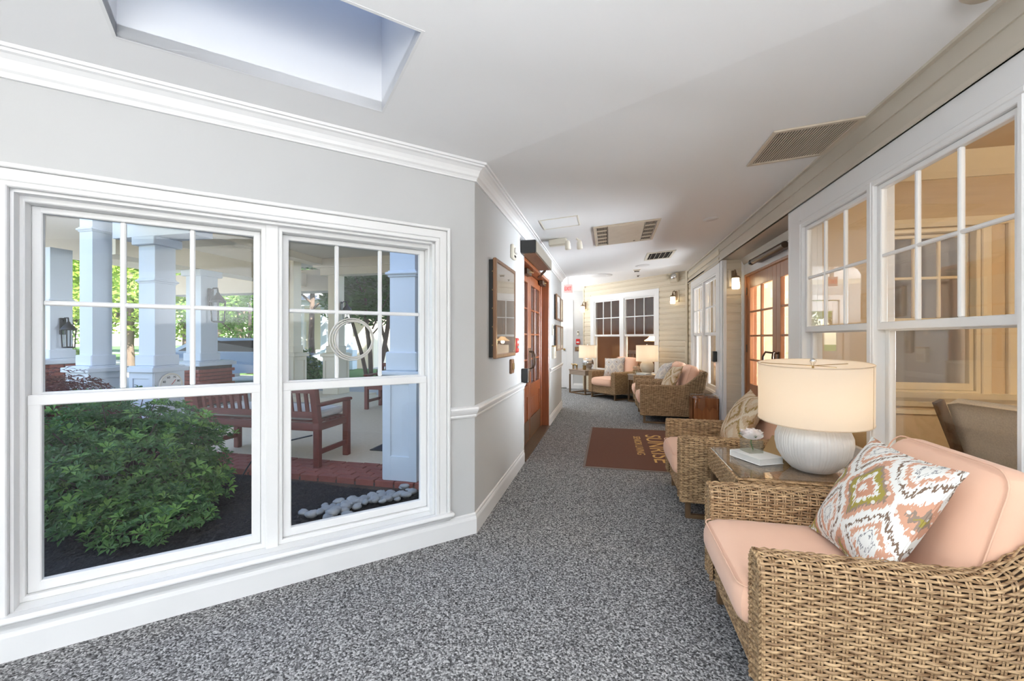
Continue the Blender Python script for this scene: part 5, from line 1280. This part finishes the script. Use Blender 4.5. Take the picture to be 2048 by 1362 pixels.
# leafy things
def leaf(mb, p, d, n_, L, W, fold=.25):
    s_ = d.cross(n_).normalized(); m_ = p+d*L*.5+n_*L*.06; t_ = p+d*L-n_*L*.08
    mb.add([p, m_-s_*W*.5+n_*W*fold, t_, m_+s_*W*.5+n_*W*fold, m_], [(0, 4, 1), (1, 4, 2), (0, 3, 4), (4, 3, 2)])
def shrub(name, lab, loc, rx, ry, rz, whorls, L, W, m, cat='shrub', seed=1, per=7, droop=0, tips=0):
    e = empty(name, lab, cat, loc); r_ = random.Random(seed); mb = MB(); stm = MB(); tip = MB()
    for k in range(whorls):
        u = r_.uniform(-.25, 1); an = r_.uniform(0, 2*pi); rad = r_.uniform(.62, 1.0)*(1+.22*mnoise.noise(V(cos(an)*2, sin(an)*2, u*2+seed)))
        c = sqrt(max(0, 1-u*u)); p = V(rx*c*cos(an)*rad, ry*c*sin(an)*rad, rz*(.28+.72*u)*rad if u > -.25 else .02)
        p.z = max(.03, p.z); out = V(p.x/rx, p.y/ry, p.z/rz*.6+.35).normalized()
        up = (out*.7+V(0, 0, .5)+V(r_.uniform(-.4, .4), r_.uniform(-.4, .4), r_.uniform(-.2, .4))).normalized(); o = up.orthogonal().normalized(); o2 = up.cross(o)
        for j in range(per):
            a = 2*pi*j/per+r_.uniform(-.3, .3); d = (o*cos(a)+o2*sin(a)+up*r_.uniform(.15, .9)-V(0, 0, droop)).normalized()
            leaf(tip if tips and k % tips == 0 else mb, p+d*.005+(up*.02 if tips and k % tips == 0 else V(0, 0, 0)), d, up, L*r_.uniform(.7, 1.15), W*r_.uniform(.8, 1.1))
        if k % 9 == 0: stm.tube([(p.x*.12, p.y*.12, 0), (p.x*.5, p.y*.5, p.z*.6), tuple(p)], .004, 4, cap=False)
    if tips: tip.build('new_growth', M['aztip'], e, kind='stuff')
    mb.build('foliage', M[m], e, kind='stuff'); stm.build('stems', M['bark'], e, kind='stuff')
    return e
shrub('azalea_shrub', 'big green azalea shrub left in the mulch bed', (-3.75, 2.50, -.06), .86, .66, .92, 2600, .062, .024, 'az', seed=4, tips=7)
shrub('azalea_shrub', 'low azalea sprig spreading in front of the big shrub', (-3.05, 2.25, -.06), .36, .32, .30, 260, .06, .022, 'az', seed=9, tips=5)
shrub('japanese_maple', 'dark red weeping maple beside the left columns', (-6.35, 3.55, -.1), .95, .6, 1.02, 1500, .11, .02, 'maple', seed=2, droop=.5)
shrub('boxwood', 'small round shrub between the beige columns', (-8.0, 9.6, -.1), .55, .5, 1.15, 500, .12, .05, 'az', seed=6)
shrub('boxwood', 'yellow-green shrub behind the far left column', (-13.5, 7.6, -.1), 1.3, 1.0, 1.1, 700, .16, .08, 'lf1', seed=8)
shrub('boxwood', 'low green shrub at the edge of the drive', (-10.6, 8.9, -.1), .5, .5, .55, 350, .12, .05, 'lf3', seed=12)
def crown(seed, n, leafs, R_=1.0, cl=60):
    r_ = random.Random(seed); mb = MB(); cs = []
    for k in range(cl):
        d = V(r_.gauss(0, 1), r_.gauss(0, 1), r_.gauss(0, .8)).normalized()*r_.uniform(.45, 1.0); d.z = d.z*.85; cs.append((d, r_.uniform(.16, .34)))
    for k in range(n):
        c, rr = r_.choice(cs); d = V(r_.gauss(0, 1), r_.gauss(0, 1), r_.gauss(0, .6)).normalized(); p = c+d*rr*r_.uniform(.5, 1)
        a = V(r_.gauss(0, 1), r_.gauss(0, 1), r_.gauss(0, .5)).normalized(); b = a.cross(d+V(0, 0, .6)).normalized(); s_ = leafs*r_.uniform(.6, 1.2)
        mb.add([p-a*s_, p-b*s_*.45, p+a*s_, p+b*s_*.45], [(0, 1, 2, 3)])
    return mb
CR = {}
def tree(name, lab, loc, trunk_h, rx, rz, m, seed=0, n=6500, ls=.05, stems=1, lean=.0, tr=.16):
    e = empty(name, lab, 'tree', loc, seed*47); key = (seed % 3, m, n)
    if key not in CR:
        me = crown(seed % 3+20, n, ls).mesh('foliage'); me.materials.append(M[m]); CR[key] = me
    o = ob('foliage', CR[key], None, e, (0, 0, trunk_h+rz*.75)); o.scale = (rx, rx, rz); o['kind'] = 'stuff'
    r_ = random.Random(seed)
    for s_ in range(stems):
        a = 2*pi*s_/stems+.4; sp = (0 if stems == 1 else .3)
        b0 = V(sp*cos(a)*.4, sp*sin(a)*.4, -.1); b1 = V(sp*cos(a)*2+lean, sp*sin(a)*2, trunk_h); b2 = V(sp*cos(a)*3.2+lean*2, sp*sin(a)*3.2, trunk_h+rz*1.1)
        MB().tube([b0, (b0+b1)/2+V(.05, .03, 0), b1, b2], tr, 8, rr=[tr, tr*.85, tr*.7, tr*.2]).build('trunk', M['bark'], e)
    for k in range(5):
        a = r_.uniform(0, 2*pi); z = trunk_h*r_.uniform(.8, 1.2); MB().tube([(0, 0, z), (rx*.4*cos(a), rx*.4*sin(a), z+rz*.4), (rx*.75*cos(a), rx*.75*sin(a), z+rz*.7)], tr*.3, 5, rr=[tr*.4, tr*.25, tr*.1]).build('branch', M['bark'], e)
    return e
def at(px, d): l = (px-1024)/840; return ((l*CA-SA)*d, (l*SA+CA)*d, -.12)
tree('crape_myrtle', 'multi-stem tree close behind the porch bench', at(745, 13.4), 1.9, 1.9, 1.5, 'lf3', 1, 5000, .07, stems=5, tr=.07)
tree('crape_myrtle', 'multi-stem tree right behind the near blue column', at(795, 15.5), 2.0, 1.8, 1.5, 'lf3', 2, 5000, .07, stems=4, tr=.07)
tree('shade_tree', 'dark leaning branch tree left of the beige beam', at(625, 15.5), 3.0, 2.2, 1.9, 'lf3', 3, 5000, .07, tr=.12)
tree('shade_tree', 'bright yellow-green tree behind the far left column', at(140, 24), 2.4, 4.2, 3.6, 'lf1', 4, tr=.2)
tree('shade_tree', 'yellow-green tree between the two left columns', at(262, 21), 2.0, 3.0, 3.0, 'lf1', 5, tr=.2)
tree('shade_tree', 'large spreading sunlit tree right of the lantern column', at(478, 22), 2.3, 4.6, 4.2, 'lf1', 6, tr=.28)
tree('shade_tree', 'round green tree at the right edge of the left window', at(500, 17), 1.2, 1.7, 1.8, 'lf2', 7, tr=.14)
tree('shade_tree', 'green tree left of the beige column pair', at(553, 26), 1.2, 4.0, 4.2, 'lf2', 8, tr=.2)
for k, (px, d, m) in enumerate([(-60, 44, 'lf2'), (40, 46, 'lf1'), (120, 42, 'lf2'), (210, 45, 'lf1'), (300, 40, 'lf2'), (370, 43, 'lf1'), (440, 38, 'lf2'), (520, 42, 'lf1'), (590, 36, 'lf2'), (650, 40, 'lf2'), (720, 34, 'lf2'), (790, 38, 'lf2'), (850, 34, 'lf2'), (910, 38, 'lf2'), (970, 40, 'lf2')]):
    tree('woodland_tree', 'tall tree in the woodland belt closing the view', at(px, d), 2.2, 4.6, 5.6, m, 9+k, tr=.3)['group'] = 'woodland belt'
# pale house with blue columns, beyond beige columns
hs = empty('garden_house', 'tan porch house with white gable and blue columns', 'house', at(622, 19), 13)
MB().box(-2.5, 2.5, 1.0, 4.5, 0, 2.9).build('wall', M['warmtintpaint'], hs)
MB().box(-2.7, 2.7, -.3, 4.7, 2.85, 3.1).build('cornice', M['white'], hs)
MB().add([(-2.9, -.5, 3.1), (2.9, -.5, 3.1), (2.9, 4.9, 3.1), (-2.9, 4.9, 3.1), (-2.9, 2.2, 4.3), (2.9, 2.2, 4.3)], [(0, 1, 5, 4), (2, 3, 4, 5), (0, 4, 3), (1, 2, 5), (0, 3, 2, 1)]).build('roof', mat('shingle_roof', (.30, .29, .29), .9, c2=(.24, .23, .23)), hs)
for x in (-1.6, -.5, .6, 1.7): MB().bbox(x-.13, x+.13, -.1, .16, .9, 2.86, .01).bbox(x-.28, x+.28, -.25, .31, 0, .9, .02).build('porch_post', M['skytintpaint'], hs)
for x in (-1.1, 1.1): MB().box(x-.4, x+.4, .97, 1.0, 1.0, 2.2).build('window', M['white'], hs)
# utility box and cars, far away
ub = empty('utility_box', 'grey utility cabinet standing on the lawn', 'cabinet', at(458, 15.5), -20)
MB().bbox(-.3, .3, -.25, .25, 0, .62, .03).build('body', mat('utility_grey', (.42, .43, .42), .7), ub); MB().bbox(-.33, .33, -.28, .28, .62, .70, .03).build('lid', mat('utility_lid', (.55, .56, .55), .7), ub)
for k in range(6): MB().box(-.25+.09*k, -.22+.09*k, -.262, -.25, .08, .52).build('rib', ub.children[0].data.materials[0], ub)
def car(lab, loc, rot, c):
    e = empty('parked_car', lab, 'car', loc, rot); m = mat('car_paint', c, .25, coat=.5)
    prof_ = [(-2.1, .35), (2.15, .35), (2.2, .62), (2.05, .85), (1.2, .95), (.55, 1.38), (-.95, 1.42), (-1.75, 1.0), (-2.15, .92), (-2.2, .6)]
    b = MB(); n = len(prof_); vs = [(x, s*.85*(1 if z < 1 else .82), z) for s in (-1, 1) for x, z in prof_]
    b.add(vs, [tuple(range(n)), tuple(range(n, 2*n))[::-1]]+[(i, n+i, n+(i+1) % n, (i+1) % n) for i in range(n)]); b.build('body', m, e)
    for s in (-1, 1):
        MB().add([(x, s*(.86 if z < 1 else .72), z) for x, z in ((1.05, .97), (.5, 1.32), (-.9, 1.35), (-1.5, 1.02))], [(0, 1, 2, 3)]).build('window', M['black'], e)
        for x in (-1.35, 1.35): MB().tube([(x, s*.66, .32), (x, s*.88, .32)], .32, 16).build('wheel', M['black'], e)
car('white parked car in the far left lot', (-30.5, 11.5, -.1), 60, (.7, .7, .72)); car('dark blue parked car in the far left lot', (-33.5, 13.2, -.1), 60, (.05, .08, .16)); car('red parked car at the back of the lot', (-36, 15.2, -.1), 60, (.5, .05, .04))
car('pale blue car parked on the drive', (-11.2, 11.0, -.1), 30, (.30, .42, .60))
# faded wreath hung on the glass of the right bay window
wr_ = empty('window_ring', 'clear ring decoration hung on the right bay window glass', 'ornament', *FA)
for k, rr_ in enumerate((.122, .112, .104)):
    MB().tube([(-.75+.004*k+rr_*cos(2*pi*i/40), YD+.034-.004*k, 1.275+rr_*sin(2*pi*i/40)) for i in range(40)], .004, 6, closed=True).build('hoop', M['ringg'], wr_) if 'ringg' in M else None
